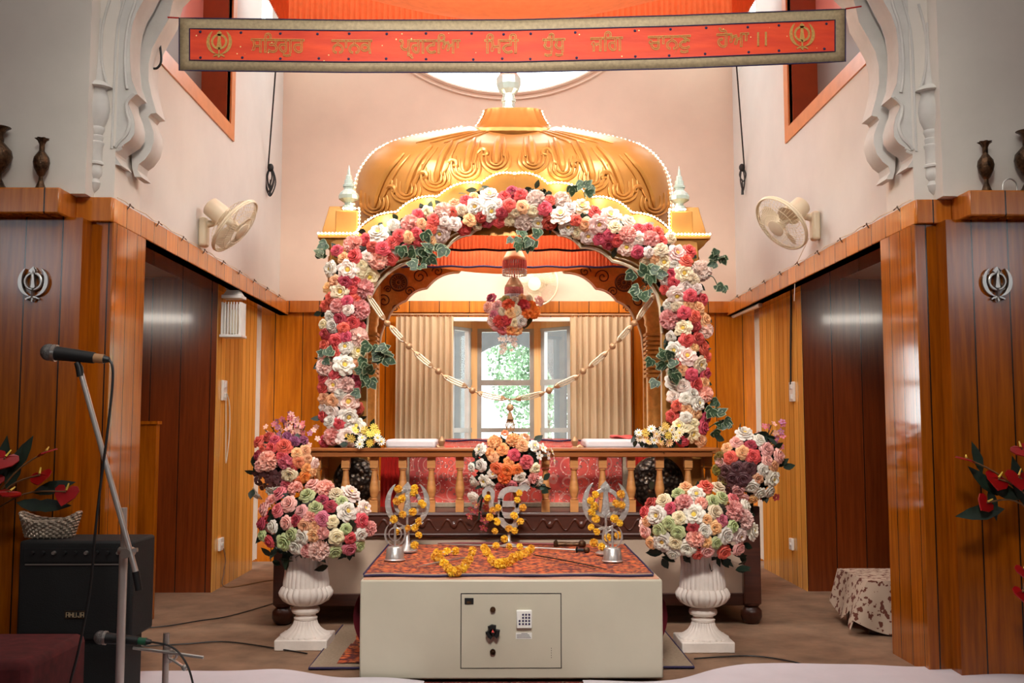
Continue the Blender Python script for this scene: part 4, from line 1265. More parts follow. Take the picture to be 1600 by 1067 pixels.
for px, py, r_, lab in ((556, 750, 33, 'round dark embossed shield behind the left railing'), (1027, 768, 40, 'round dark embossed shield behind the right railing')):
    c = at(px, py, 6.3); rr = r_ * 6.3 / 1600; c.z = max(c.z, zt + rr + .002)
    s_ = thing('shield', lab, 'shield', (c.x, c.y, zt), 'embossed shields')
    mb = MB(); mb.lathe([(rr, 0), (rr * .98, .015), (rr * .8, .04), (rr * .45, .06), (.001, .068)], (0, 0, 0), 32)
    o = mb.build('face', M['shield'], s_); o.matrix_basis = Matrix.Translation(c) @ Matrix.Rotation(PI / 2, 4, 'X')
    mb = MB(); mb.tube([(rr * math.cos(i * PI / 16), 0, rr * math.sin(i * PI / 16)) for i in range(32)], .008, 6, True)
    for a in range(4): mb.ball((rr * .45 * math.cos(a * PI / 2 + .78), -.06, rr * .45 * math.sin(a * PI / 2 + .78)), (.016, .01, .016), 8, 6)
    o = mb.build('rim', M['brass_dark'], s_); o.matrix_basis = Matrix.Translation(c)


# ================================================================= BOUQUETS
def bouquet(name, label, cat, items, Yc, depth, center, radii, base, group=None, leaves=60):
    """items: (kind, colour, x, y, r px); flowers pushed forward like a dome"""
    t_ = thing(name, label, cat, base, group)
    cx_, cy_ = center
    for kd, c, x, y, r_ in items:
        k = max(0, 1 - ((x - cx_) / radii[0]) ** 2 - ((y - cy_) / radii[1]) ** 2)
        Yq = Yc - depth * math.sqrt(k); p = at(x, y, Yq)
        ox, oy = max(-1, min(1, (x - cx_) / radii[0])), max(-1, min(1, (y - cy_) / radii[1]))
        flower(kd, c, p, (ox * 1.1 + rnd.gauss(0, .12), (-.25 if abs(y - cy_) < radii[1] else -1.3) - 1.0 * math.sqrt(k), -oy * 1.1 + rnd.gauss(0, .12)), r_ * Yq / 1600, t_)
    if leaves: greens('leaves', [at(cx_ + rnd.uniform(-.7, .7) * radii[0], cy_ + rnd.uniform(-.7, .7) * radii[1], Yc - depth * .35) for _ in range(80)], t_, leaves, .05, .07)
    return t_


def dense(cx_, cy_, rx, ry, n, pal_, seed, ylo=None):
    rg = random.Random(seed); out = []
    for _ in range(5000):
        if len(out) >= n: break
        a, q_ = rg.uniform(0, 2 * PI), math.sqrt(rg.random()); x, y = cx_ + rx * q_ * math.cos(a), cy_ + ry * q_ * math.sin(a)
        if ylo and y > ylo(x): continue
        kd, c, r_ = rg.choice(pal_); r_ *= rg.uniform(.85, 1.12)
        if any((x - o[2]) ** 2 + (y - o[3]) ** 2 < ((r_ + o[4]) * .63) ** 2 for o in out): continue
        out.append((kd, c, x, y, r_))
    return out


urnpal = [('peony', 'white', 17), ('peony', 'pale', 16), ('rose', 'coral', 12.5), ('rose', 'crimson', 12.5), ('carnation', 'pink', 16), ('carnation', 'blush', 16), ('rose', 'rosepink', 13), ('ranunculus', 'peach', 11.5), ('ranunculus', 'green', 14), ('rose', 'white', 14), ('rose', 'pink', 13), ('carnation', 'pink', 12), ('rose', 'cream', 13), ('ranunculus', 'green', 12)]


def back_half(t_, cx_, cy_, Yc, rad, n):
    """the same flowers on the far side of the bouquet"""
    base = at(cx_, cy_, Yc)
    for i in range(n):
        kd, c, r_ = rnd.choice(urnpal); a = rnd.uniform(.15, PI - .15); e = rnd.uniform(.0, .9)
        d = Vector((math.cos(a) * math.cos(e), math.sin(a) * math.cos(e), math.sin(e)))
        flower(kd, c, base + Vector((d.x * rad * .95, d.y * rad * .8, d.z * rad * .48 - .03)), d, r_ * Yc / 1600, t_)


def urn(label, px, Yc, bot, side_lab):
    t_ = thing('urn', label, 'urn', (at(px, 1000, Yc).x, Yc, 0), 'white fluted urns')
    x = t_.location.x; b = .135
    mb = MB(); mb.box(x - b, x + b, Yc - b, Yc + b, 0, .055); mb.build('plinth', M['stone'], t_, bevel=.006)
    fl = lambda n, k: (lambda a, z: 1 + k * (abs(math.cos(n * a)) - .6))
    MB().lathe([(.13, .055), (.128, .062), (.1, .076), (.078, .094), (.064, .115), (.058, .136)], (x, Yc, 0), 96, mod=fl(12, .07)).build('flared_foot', M['stone'], t_)
    MB().lathe([(.05, .134), (.06, .138), (.062, .148), (.052, .154), (.053, .166), (.068, .172), (.074, .183), (.071, .197), (.055, .206), (.05, .212)], (x, Yc, 0), 40).build('collar', M['stone'], t_)
    MB().lathe([(.05, .209), (.085, .218), (.116, .236), (.135, .262), (.138, .28), (.128, .3), (.118, .31)], (x, Yc, 0), 112, mod=fl(12, .09)).build('bowl', M['stone'], t_)
    MB().lathe([(.118, .304), (.118, .33), (.111, .38), (.109, .43), (.113, .47), (.13, .498), (.148, .508), (.148, .522), (.12, .522), (.10, .47), (.09, .4)], (x, Yc, 0), 112, mod=fl(14, .05)).build('body', M['stone'], t_)
    return t_


urn('white fluted urn left of the safe, holding flowers', 477, 5.5, 1008, 'left')
urn('white fluted urn right of the safe, holding flowers', 1099, 5.42, 1014, 'right')
it = dense(493, 816, 88, 58, 120, urnpal, 3, lambda x: 863 if abs(x - 482) < 55 else 877)
u1 = bouquet('flower_bouquet', 'domed pink, red and white bouquet in the left urn', 'bouquet', it, 5.5, .26, (493, 825), (96, 72), (at(482, 855, 5.5).x, 5.5, .52), 'urn bouquets', 120); back_half(u1, 488, 822, 5.56, .3, 30)
it = dense(1090, 818, 86, 59, 120, urnpal, 5, lambda x: 866 if abs(x - 1097) < 55 else 879)
u2 = bouquet('flower_bouquet', 'domed pink, green and white bouquet in the right urn', 'bouquet', it, 5.42, .26, (1090, 826), (94, 74), (at(1099, 862, 5.42).x, 5.42, .52), 'urn bouquets', 120); back_half(u2, 1092, 825, 5.48, .3, 30)
for t_, (x, y, Yc) in ((u1, (488, 826, 5.5)), (u2, (1094, 830, 5.42))):
    c = at(x, y, Yc); MB().ball(c + Vector((0, .02, .03)), (.23, .17, .13)).build('foam_core', M['leaf_deep'], t_)
    MB().tube([c, Vector((c.x, c.y, .45))], .05, 10).build('stems', M['stem'], t_)
# side bouquets tied at the ends of the railing
it = [('rose', 'coral', 406, 690, 12), ('rose', 'coral', 424, 700, 11), ('rose', 'coral', 444, 698, 14), ('rose', 'crimson', 420, 683, 10), ('rose', 'crimson', 404, 712, 10), ('rose', 'coral', 430, 688, 10), ('rose', 'coral', 441, 714, 11), ('carnation', 'pink', 420, 720, 17), ('carnation', 'rosepink', 446, 722, 12), ('carnation', 'pink', 408, 728, 11), ('ranunculus', 'peach', 464, 708, 10), ('ranunculus', 'peach', 477, 704, 10), ('ranunculus', 'apricot', 466, 722, 11), ('ranunculus', 'peach', 480, 717, 9), ('ranunculus', 'blush', 491, 724, 10), ('ranunculus', 'apricot', 478, 731, 9), ('rose', 'cream', 452, 741, 14), ('rose', 'orange', 476, 745, 11), ('rose', 'orange', 464, 752, 10), ('rose', 'orange', 486, 752, 9), ('ranunculus', 'peach', 488, 738, 9),
      ('lily', 'burgundy', 404, 744, 14), ('lily', 'burgundy', 420, 742, 15), ('lily', 'burgundy', 434, 744, 13), ('lily', 'burgundy', 411, 757, 13), ('lily', 'burgundy', 428, 755, 12), ('peony', 'white', 402, 771, 12), ('peony', 'white', 424, 766, 11), ('peony', 'white', 438, 764, 11), ('carnation', 'rosepink', 448, 757, 10), ('carnation', 'mauve', 460, 690, 9), ('carnation', 'mauve', 474, 688, 8), ('carnation', 'mauve', 448, 682, 8), ('rose', 'crimson', 456, 732, 9), ('peony', 'white', 450, 772, 10), ('rose', 'coral', 412, 700, 9)]
sb = bouquet('flower_bouquet', 'tall bouquet with pink blossom spikes at the left railing end', 'bouquet', it, 6.0, .15, (443, 725), (54, 56), at(443, 760, 5.98), 'railing end bouquets', 70)
for k in range(64):
    x = rnd.gauss(453, 16) + (0 if k % 2 else 8); y = 645 + abs(rnd.gauss(0, 22)) + .5 * abs(x - 455); flower('blossom', rnd.choice(['pink', 'rosepink', 'mauve', 'pink']), at(x, y, 5.98 + rnd.uniform(-.05, .05)), (rnd.gauss(0, .6), -1, rnd.gauss(.3, .5)), .019, sb)
mb = MB()
for k in range(8): mb.tube(spline([at(450, 720, 6.0), at(452 + (k - 4) * 4, 690, 5.99), at(450 + (k - 4) * 9, 648 + abs(k - 4) * 6, 5.98)], 4), .003, 5)
mb.tube([at(450, 740, 6.03), at(455, 800, 6.03), (X0 + .05, 6.03, .62)], .02, 8); mb.ball(at(443, 726, 6.02), (.14, .06, .14)); mb.build('stems', M['leaf_deep'], sb)
it = dense(1172, 728, 46, 52, 46, [('rose', 'coral', 13), ('rose', 'crimson', 12), ('peony', 'white', 15), ('ranunculus', 'peach', 11), ('rose', 'white', 13), ('rose', 'pink', 12)], 12)
it = [(k, ('burgundy' if (725 < y < 765 and x < 1172) else c), x, y, r) for k, c, x, y, r in it]
it += [('carnation', 'olive', 1126, 716, 11), ('carnation', 'olive', 1122, 734, 10), ('carnation', 'olive', 1130, 750, 9), ('lily', 'burgundy', 1150, 748, 16), ('lily', 'burgundy', 1166, 738, 15)]
sb = bouquet('flower_bouquet', 'bouquet of white and red roses with dark lilies at the right railing end', 'bouquet', it, 6.0, .15, (1172, 728), (56, 60), at(1172, 770, 5.98), 'railing end bouquets', 90)
for k in range(26):
    x = 1196 + rnd.uniform(-14, 28); y = 664 + rnd.uniform(0, 44) - (x - 1196) * .3; flower('blossom', rnd.choice(['rosepink', 'pink', 'mauve']), at(x, y, 5.98), (rnd.gauss(.3, .6), -1, rnd.gauss(.3, .5)), .022, sb)
for k in range(10): flower('blossom', 'crimson', at(1190 + rnd.uniform(-18, 28), 770 + rnd.uniform(-8, 8), 5.98), (rnd.gauss(0, .6), -1, rnd.gauss(-.3, .5)), .022, sb)
mb = MB()
for k in range(6): mb.tube(spline([at(1180, 720, 6.0), at(1195, 690 + k * 4, 5.99), at(1205 + k * 3, 664 + k * 8, 5.98)], 4), .003, 5)
mb.tube([at(1172, 745, 6.03), at(1172, 800, 6.03), (X1 - .05, 6.03, .62)], .02, 8); mb.ball(at(1172, 728, 6.02), (.15, .06, .16)); mb.build('stems', M['leaf_deep'], sb)
# middle bouquet on the railing
mid = [('peony', 'white', 751, 703, 12), ('rose', 'white', 752, 727, 11), ('rose', 'white', 737, 730, 8), ('rose', 'white', 742, 752, 11), ('peony', 'white', 757, 751, 12), ('rose', 'white', 740, 777, 11), ('rose', 'white', 766, 757, 9), ('carnation', 'peach', 773, 691, 12), ('rose', 'apricot', 785, 702, 11), ('carnation', 'peach', 802, 688, 12), ('rose', 'peach', 816, 695, 12), ('rose', 'peach', 820, 683, 9), ('rose', 'apricot', 766, 707, 9), ('rose', 'peach', 771, 714, 10), ('rose', 'coral', 803, 711, 11), ('carnation', 'rosepink', 822, 722, 12), ('rose', 'orange', 776, 732, 12), ('rose', 'orange', 792, 734, 12), ('rose', 'orange', 808, 734, 11), ('carnation', 'orange', 788, 746, 11), ('rose', 'apricot', 795, 721, 9), ('peony', 'white', 834, 697, 11), ('blossom', 'white', 848, 700, 9), ('blossom', 'white', 842, 712, 8), ('blossom', 'pale', 856, 712, 8), ('blossom', 'white', 862, 706, 7), ('blossom', 'white', 865, 720, 7), ('rose', 'cream', 836, 732, 10), ('carnation', 'pink', 833, 746, 10), ('rose', 'white', 812, 745, 11), ('rose', 'pale', 820, 756, 10), ('rose', 'white', 842, 752, 9), ('rose', 'apricot', 789, 677, 7), ('peony', 'white', 770, 740, 9), ('rose', 'crimson', 782, 760, 9), ('rose', 'rosepink', 800, 757, 9),
       ('blossom', 'rosepink', 738, 796, 8), ('blossom', 'rosepink', 748, 800, 8), ('blossom', 'rosepink', 760, 792, 7), ('blossom', 'rosepink', 757, 812, 8), ('blossom', 'rosepink', 734, 806, 7), ('blossom', 'rosepink', 756, 824, 8), ('blossom', 'pink', 745, 788, 8), ('blossom', 'pink', 770, 798, 7)]
mbq = bouquet('flower_bouquet', 'orange, peach and white bouquet fixed on the middle of the railing', 'bouquet', mid, 5.98, .1, (795, 722), (66, 52), at(797, 712, 6.0), None, 110)
MB().ball(at(797, 722, 5.995), (.17, .05, .13)).tube(spline([at(780, 740, 5.99), at(755, 775, 5.97), at(748, 812, 5.97)], 5), .006, 6).build('stems', M['leaf_deep'], mbq)

# ================================================================= SAFE, PLATFORM, RUG
YS = 4.68; sx0, sx1 = at(562, 980, YS).x, at(1036, 980, YS).x; ZS_ = at(800, 906, YS).z
safe = thing('safe', 'long pale grey steel donation safe with keypad door', 'safe', ((sx0 + sx1) / 2, 5, 0))
MB().box(sx0, sx1, YS, 5.3, .021, ZS_).build('body', [M['safe']], safe, bevel=.008)
MB().box(sx0 + .012, sx1 - .012, YS + .012, 5.28, ZS_ - .002, ZS_ + .003).build('worn_top', M['safe_top'], safe)
dx0, dx1, dz0, dz1 = at(721, 985, YS).x, at(876, 985, YS).x, at(800, 1043, YS).z, at(800, 928, YS).z
MB().box(dx0 - .004, dx1 + .004, YS - .001, YS + .01, dz0 - .004, dz1 + .004).build('door_gap', M['black'], safe)
dr = MB().box(dx0, dx1, YS - .003, YS + .01, dz0, dz1).build('door', M['safe'], safe)
for py in (952, 1018):
    c = at(770, py, YS - .004); mb = MB(); mb.tube([c, c + Vector((0, -.01, 0))], .0125, 20); mb.tube([c + Vector((0, -.008, 0)), c + Vector((0, -.013, 0))], .005, 10); mb.build('lock', M['brass_dark'], dr)
c = at(770, 986, YS - .004); mb = MB(); mb.tube([c, c + Vector((0, -.03, 0))], .017, 20)
for k in range(3):
    a = R(90 + 8 + 120 * k); e = Vector((math.cos(a), 0, math.sin(a)))
    f_ = Vector((-e.z, 0, e.x)); pl = [c + e * r_ + f_ * w_ for r_, w_ in ((.008, -.013), (.026, -.017), (.03, 0), (.026, .017), (.008, .013))]
    mb.prism([p + Vector((0, -.03, 0)) for p in pl], [p + Vector((0, -.006, 0)) for p in pl])
mb.build('handle', M['black'], dr, bevel=.002)
c = at(770, 986, YS - .036); MB().plate([(c.x - .006, c.z - .006), (c.x + .006, c.z - .006), (c.x, c.z + .008)], YS - .036, YS - .034).build('handle_mark', P['coral'], dr)
k0, k1 = at(807, 981, YS - .005), at(831, 952.5, YS - .005)
kp = MB().box(k0.x, k1.x, YS - .02, YS - .003, k0.z, k1.z).build('keypad', M['plate'], dr, bevel=.004)
for i in range(3):
    for j in range(4):
        p = Vector((k0.x + (k1.x - k0.x) * (.42 + .2 * i), YS - .02, k0.z + (k1.z - k0.z) * (.25 + .17 * j)))
        MB().tube([p, p + Vector((0, -.003, 0))], .0045, 10).build('key', M['navy'], kp)
for j in range(2):
    p = Vector((k0.x + (k1.x - k0.x) * .2, YS - .02, k0.z + (k1.z - k0.z) * (.25 + .17 * j))); MB().tube([p, p + Vector((0, -.003, 0))], .0045, 10).build('key', M['navy'], kp)
s0, s1 = at(806, 998, YS), at(831, 988, YS)
st = MB().box(s0.x, s1.x, YS - .0045, YS - .003, s0.z, s1.z).build('sticker', M['plate'], dr)
mb = MB()
for j in range(4): mb.box(s0.x + .004 + (.02 if j == 3 else 0), s1.x - .004 - (.015 if j == 3 else .004 * j), YS - .005, YS - .0044, s0.z + .005 + j * .006, s0.z + .0072 + j * .006)
mb.build('sticker_print', M['black'], st)
l0, l1 = at(726, 944, YS), at(740, 934, YS)
lb = MB().box(l0.x, l1.x, YS - .0055, YS - .003, l0.z, l1.z).build('label_holder', M['black'], dr)
MB().box(l0.x + .01, l1.x - .01, YS - .006, YS - .0055, l0.z + .004, l0.z + .014).build('label_card', M['brass_dark'], lb)
mb = MB()
for k in range(5): mb.box(at(861, 1000, YS).x, at(861.8, 1000, YS).x, YS - .0035, YS - .003, at(800, 1028 - k * 3.6, YS).z, at(800, 1026.4 - k * 3.6, YS).z)
mb.build('small_print', M['black'], dr)

plat = thing('low_table', 'low platform in crimson cloth behind the safe', 'low table', (0, 5.65, 0))
px0_, px1_ = sx0 + .03, sx1 - .03
MB().box(px0_, px1_, 5.32, 5.99, 0.024, ZS_ - .01).build('frame', M['dark_wood'], plat)
for s in (-1, 1):
    mb = MB(); e = px0_ if s < 0 else px1_
    def bulge(u, v, e=e, s=s): return (e + s * (.006 + .105 * math.sin(PI * min(1, v * 1.02)) ** .8 * (1 - .35 * u)), 5.05 + .9 * u, .03 + (ZS_ - .05) * v)
    mb.grid(bulge, 12, 14); mb.build('skirt', M['crimson'], plat)
tc = thing('table_cloth', 'orange floral cloth with grey edging spread over the safe top', 'tablecloth', (0, 5.3, ZS_))
cx0, cx1 = sx0 + .005, sx1 - .03
Zc = ZS_ + .007


def clo(u, v):
    wv = .004 * math.sin(u * 25 + v * 5)
    x = cx0 + (cx1 - cx0) * u; y = 4.80 + 1.2 * v + (0.012 * math.sin(u * 19) if v < .05 else 0)
    return (x + (.03 * (v) * (u - .5)), y, Zc + .003 + max(0, wv) * .5)


MB().grid(clo, 60, 40).build('cloth', M['floral'], tc)
mb = MB(); mb.grid(lambda u, v: tuple(Vector(clo(u, 0)) + Vector((0, -.05 + .053 * v, .0018))), 60, 2); mb.build('border', M['grey_cloth'], tc)
mb = MB(); mb.tube([Vector(clo(i / 60, 0)) + Vector((0, -.052, 0)) for i in range(61)], .005, 6)
for s in (0, 1): mb.tube([Vector(clo(s, i / 20)) + Vector((.005 * (1 if s else -1), 0, 0)) for i in range(21)], .005, 6)
mb.build('edging', M['navy'], tc)
# cloth flap hanging over the left side
mb = MB()
mb.grid(lambda u, v: (cx0 - .005 - .05 * math.sin(v * 1.4) * (.3 + .7 * u) - .02 * u, 4.8 + .08 * v + 1.1 * u, Zc - .002 - .17 * v * (.35 + .65 * (1 - u))), 20, 8); mb.build('flap', M['grey_cloth'], tc)

rug = thing('rug', 'orange floral rug with grey border under the safe', 'rug', (0, 5.4, 0))
rx0, rx1 = at(484, 1034, 4.97).x, at(1083, 1034, 4.97).x
MB().grid(lambda u, v: (rx0 + .12 + (rx1 - rx0 - .24) * u, 5.02 + .95 * v, .016 + .004 * math.sin(u * 30 + v * 8)), 50, 16).build('pile', M['floral'], rug)
mb = MB(); mb.box(rx0, rx0 + .13, 4.95, 6.0, .002, .013); mb.box(rx1 - .13, rx1, 4.95, 6.0, .002, .013); mb.box(rx0, rx1, 4.95, 5.03, .002, .014)
mb.build('border', M['grey_cloth'], rug)
mb = MB(); mb.tube([(rx0, 6.0, .01), (rx0, 4.95, .01), (rx1, 4.95, .01), (rx1, 6.0, .01)], .006, 6); mb.build('edging', M['navy'], rug)
run = thing('carpet_runner', 'dark red patterned carpet runner in front of the safe', 'carpet runner', (0, 4.3, 0))
MB().box(-.75, .75, 2.5, 4.67, .001, .012).build('pile', M['runner'], run)


def sheet(label, xl_, xr_, slope):
    t_ = thing('floor_sheet', label, 'floor sheet', ((xl_ + xr_) / 2, 4, 0), 'white floor sheets'); mb = MB()
    def fn(u, v):
        x = xl_ + (xr_ - xl_) * u
        e_ = max(0, min(1, ((sx0 - .03 - x) if x < 0 else (x - sx1 - .03)) / .42)); yb = 4.645 + .235 * e_ * e_ * (3 - 2 * e_) + .012 * math.sin(x * 7)
        y = 2.4 + (yb - 2.4) * v
        if slope and v < 1: x += slope * (1 - v) * (u if slope < 0 else (1 - u)) * .0
        z = .012 + .02 * max(0, math.sin(x * 3.1 + y * 1.7)) * math.sin(PI * min(1, v * 1.02)) + .008 * math.sin(x * 9 + 4 * y) * math.sin(x * 2.3) ** 2
        ed = (1 - u) if xl_ < -.7 else u
        z += .03 * math.exp(-((ed - .25) / .22) ** 2) * v ** 6
        return (x, y, max(z, .014))
    mb.grid(fn, 90, 60); mb.build('cloth', M['sheet'], t_)
    return t_


sheet('white sheet on the floor left of the safe front', -2.05, at(662, 1060, 4.6).x, 0)
sheet('white sheet on the floor right of the safe front', at(912, 1062, 4.6).x, 4.2, 0)


# ================================================================= EMBLEMS
def ribbon(mb, pts, w, y0, y1):
    """flat band of varying width following a 2-D path (x,z)"""
    pts = [Vector((a, b, 0)) for a, b in pts]; n = len(pts); ws = w if isinstance(w, list) else [w] * n
    Lf, Rt = [], []
    for i, p in enumerate(pts):
        d = (pts[min(i + 1, n - 1)] - pts[max(i - 1, 0)]).normalized(); nn = Vector((-d.y, d.x, 0)) * ws[i] / 2
        Lf.append(p + nn); Rt.append(p - nn)
    loop = [(a.x, a.y) for a in Lf] + [(a.x, a.y) for a in reversed(Rt)]
    for i in range(n - 1):
        q_ = [Lf[i], Lf[i + 1], Rt[i + 1], Rt[i]]
        mb.add([(a.x, y0, a.y) for a in q_] + [(a.x, y1, a.y) for a in q_], [(0, 1, 2, 3), (7, 6, 5, 4), (0, 1, 5, 4), (3, 2, 6, 7)] + ([(0, 3, 7, 4)] if i == 0 else []) + ([(1, 2, 6, 5)] if i == n - 2 else []))
    return mb


def khanda_parts(S, th, wire=False):
    """emblem of height ~S centred on x=0, z from 0; returns MBs: sword, ring, left and right curved blades"""
    k = 1 if not wire else .62
    sw = MB(); hw = .075 * S * k
    blade = [(0, 1.0), (hw * 1.25, .90), (hw * .55, .80), (hw * .9, .55), (hw * 1.2, .42), (hw * .3, .36), (hw * .3, .14), (hw * .75, .08), (0, .02)]
    lp = [(x, z * S) for x, z in blade] + [(-x, z * S) for x, z in reversed(blade[1:-1])]
    sw.plate(lp, -th / 2, th / 2)
    rg_ = MB(); r_ = .245 * S; c_ = .60 * S
    ring = [(r_ * math.cos(R(90) + 2 * PI * i / 40), c_ + r_ * math.sin(R(90) + 2 * PI * i / 40)) for i in range(41)]
    ribbon(rg_, ring, .075 * S * k, -th / 2, th / 2)
    bl = []
    for s in (-1, 1):
        mb = MB(); pts = []; ws = []
        for i in range(25):
            t = i / 24; a = R(52) - t * R(142)
            pts.append((s * (.385 * S * math.cos(a)), .60 * S + .47 * S * math.sin(a) * (1 if a > 0 else .95)))
            ws.append(S * k * (.012 + .105 * math.sin(PI * min(1, t * 1.12)) ** .8))
        tail = [(s * -.04 * S, .14 * S), (s * -.13 * S, .11 * S), (s * -.2 * S, .07 * S)]
        pts += tail; ws += [.05 * S * k, .05 * S * k, .03 * S * k]
        ribbon(mb, pts, ws, -th / 2, th / 2); bl.append(mb)
    return sw, rg_, bl


def khanda(name, label, cat, loc, S, th, mat, tilt=0, wire=False, base=None, group=None, mat_base=None, lift=0.0):
    t_ = thing(name, label, cat, loc, group)
    sw, rg_, bl = khanda_parts(S, th, wire)
    L = Vector(loc)
    M4 = Matrix.Translation(L + Vector((0, 0, lift))) @ Matrix.Rotation(tilt, 4, 'Z')
    for nm, mb in [('sword', sw), ('ring', rg_), ('curved_blade', bl[0]), ('curved_blade', bl[1])]:
        mb.v = [tuple(M4 @ Vector(v_)) for v_ in mb.v]; mb.build(nm, mat, t_, bevel=th * .25)
    if base: MB().lathe(base, L, 24).build('base', mat_base or mat, t_)
    return t_


for px, lab, sd in ((50, 'silver khanda emblem on the left wooden front panel', 0), (1560, 'silver khanda emblem on the right wooden front panel', 1)):
    b = at(px, 471, 4.71); tp = at(px, 418, 4.71)
    khanda('wall_emblem', lab, 'emblem', (b.x, 4.718, b.z), tp.z - b.z, .018, M['steel'], group='wall emblems')


def stand_base(r, h): return [(r, 0), (r * 1.02, h * .06), (r * .92, h * .12), (r * .8, h * .9), (r * .68, h), (r * .2, h * 1.02), (.006, h * 1.05), (.006, h * 1.5)]


ZTOP = Zc + .008
for px, py, pyb, lab in ((636, 754, 862, 'beaten silver khanda emblem stand draped with marigolds on the left'), (947, 752, 866, 'beaten silver khanda emblem stand draped with marigolds on the right')):
    b = atz(px, pyb, ZTOP); top = at(px, py, b.y); Ht = top.z - b.z
    khanda('emblem_stand', lab, 'emblem stand', (b.x, b.y, ZTOP), Ht * .74, .012, M['silver'], R(4 if px < 800 else -4), False, [(.055, 0), (.058, .008), (.04, .02), (.015, .05), (.01, .13)], 'large khanda stands', M['chrome'], Ht * .26)
for px, pyt, pyb, lab in ((617, 818, 878, 'small chrome khanda on a bell base at the left of the cloth'), (957, 822, 880, 'small chrome khanda on a bell base at the right of the cloth')):
    b = atz(px, pyb - 3, ZTOP); top = at(px, pyt, b.y); Ht = top.z - b.z
    khanda('emblem_stand', lab, 'emblem stand', (b.x, b.y, ZTOP), Ht * .72, .008, M['chrome'], 0, True, stand_base(.052, .068), 'small khanda stands', M['chrome'], Ht * .28)
# ik onkar plate
b = atz(795, 853, ZTOP); Yk = b.y
ik = thing('emblem_stand', 'beaten silver ik onkar emblem stand in the middle of the cloth', 'emblem stand', (b.x, Yk, ZTOP))
zq = lambda a, c_: (lambda p: (p.x, p.z))(at(730 + a * .15, 740 + c_ * .15, Yk))
mb = MB()
ribbon(mb, [zq(*p) for p in [(225, 240), (200, 250), (180, 225), (180, 185), (205, 160), (240, 160), (265, 190), (262, 240), (248, 300), (255, 360)]], .027, Yk - .006, Yk + .006)
mb.build('numeral', M['silver'], ik)
mb = MB()
sm = lambda l, n=5: [(p.x, p.y) for p in spline([Vector((a, b_, 0)) for a, b_ in [zq(*p) for p in l]], n)]
ribbon(mb, sm([(640, 165), (600, 140), (560, 160), (520, 165), (460, 160), (400, 175), (360, 215), (345, 275)]), .033, Yk - .006, Yk + .006)
ribbon(mb, sm([(340, 310), (400, 315), (480, 315), (535, 330)]), .033, Yk - .006, Yk + .006)
ribbon(mb, sm([(540, 310), (525, 370), (470, 430), (400, 432), (335, 420)]), .033, Yk - .006, Yk + .006)
ribbon(mb, sm([(345, 260), (342, 330), (340, 400), (345, 440)]), .027, Yk - .006, Yk + .006)
ribbon(mb, sm([(345, 440), (370, 510), (430, 555), (490, 545), (515, 480), (500, 440)]), .033, Yk - .006, Yk + .006)
mb.build('letter', M['silver'], ik)
mb = MB(); cb_ = b; mb.lathe([(.055, 0), (.05, .01), (.02, .02), (.012, .03), (.009, .07)], (b.x, Yk, ZTOP), 20); mb.build('base', M['chrome'], ik)


# ---- marigold garlands
def mari(label, pts, Yfun, r=.0235, string=True):
    ps = [Yfun(x, y) for x, y in pts]
    t_ = thing('marigold_garland', label, 'flower garland', ps[0], 'marigold strings')
    if string and len(ps) > 1: MB().tube(ps, .002, 4).build('thread', M['lime'], t_)
    for p in ps: flower('marigold', 'marigold', p, (rnd.gauss(0, .5), -1, rnd.gauss(.4, .4)), r * rnd.uniform(.9, 1.15), t_)
    return t_


oncloth = lambda x, y: atz(x, y + 4, ZTOP + .018)
uL = [(678, 862), (686, 868), (692, 875), (700, 884), (706, 888), (712, 890), (718, 888), (725, 884), (730, 876), (736, 868), (738, 860), (684, 859), (700, 858), (712, 857)]
mari('marigold string curled on the cloth left of centre', [(712, 857), (698, 858), (684, 860), (680, 866), (688, 870), (694, 877), (700, 883), (706, 889), (714, 888), (722, 884), (728, 877), (733, 870), (737, 863), (738, 856)], oncloth)
mari('marigold string laid in a curve on the cloth at centre', [(757, 852), (760, 858), (764, 864), (768, 871), (773, 876), (780, 877), (787, 876), (795, 874), (802, 868), (810, 864), (818, 862), (826, 858), (830, 853)], oncloth)
for k, (xa_, lab, Ys) in enumerate(((636, 'marigold string hung over the left khanda stand', atz(636, 862, ZTOP).y - .03), (795, 'marigold string hung over the ik onkar stand', Yk - .025), (947, 'marigold string hung over the right khanda stand', atz(947, 866, ZTOP).y - .03))):
    P3 = {0: [(622, 764), (620, 783), (628, 779), (615, 811), (629, 804), (645, 800), (655, 815), (649, 825), (637, 826), (622, 830), (654, 836), (648, 852), (648, 763), (647, 770), (658, 786), (662, 789)],
          1: [(762, 778), (770, 797), (778, 793), (765, 808), (776, 815), (773, 830), (788, 842), (795, 826), (804, 829), (811, 770), (808, 781), (817, 793), (803, 806), (813, 815), (775, 853), (795, 854), (812, 854)],
          2: [(930, 773), (923, 782), (929, 791), (924, 801), (931, 811), (924, 824), (932, 831), (970, 772), (962, 787), (971, 789), (960, 810), (968, 817), (928, 848), (940, 854), (966, 836), (950, 840)]}[k]
    mari(lab, P3, lambda x, y, Ys=Ys: (lambda p: p if p.z > ZTOP + .018 else atz(x, y, ZTOP + .018))(at(x, y, Ys)), .021, False)


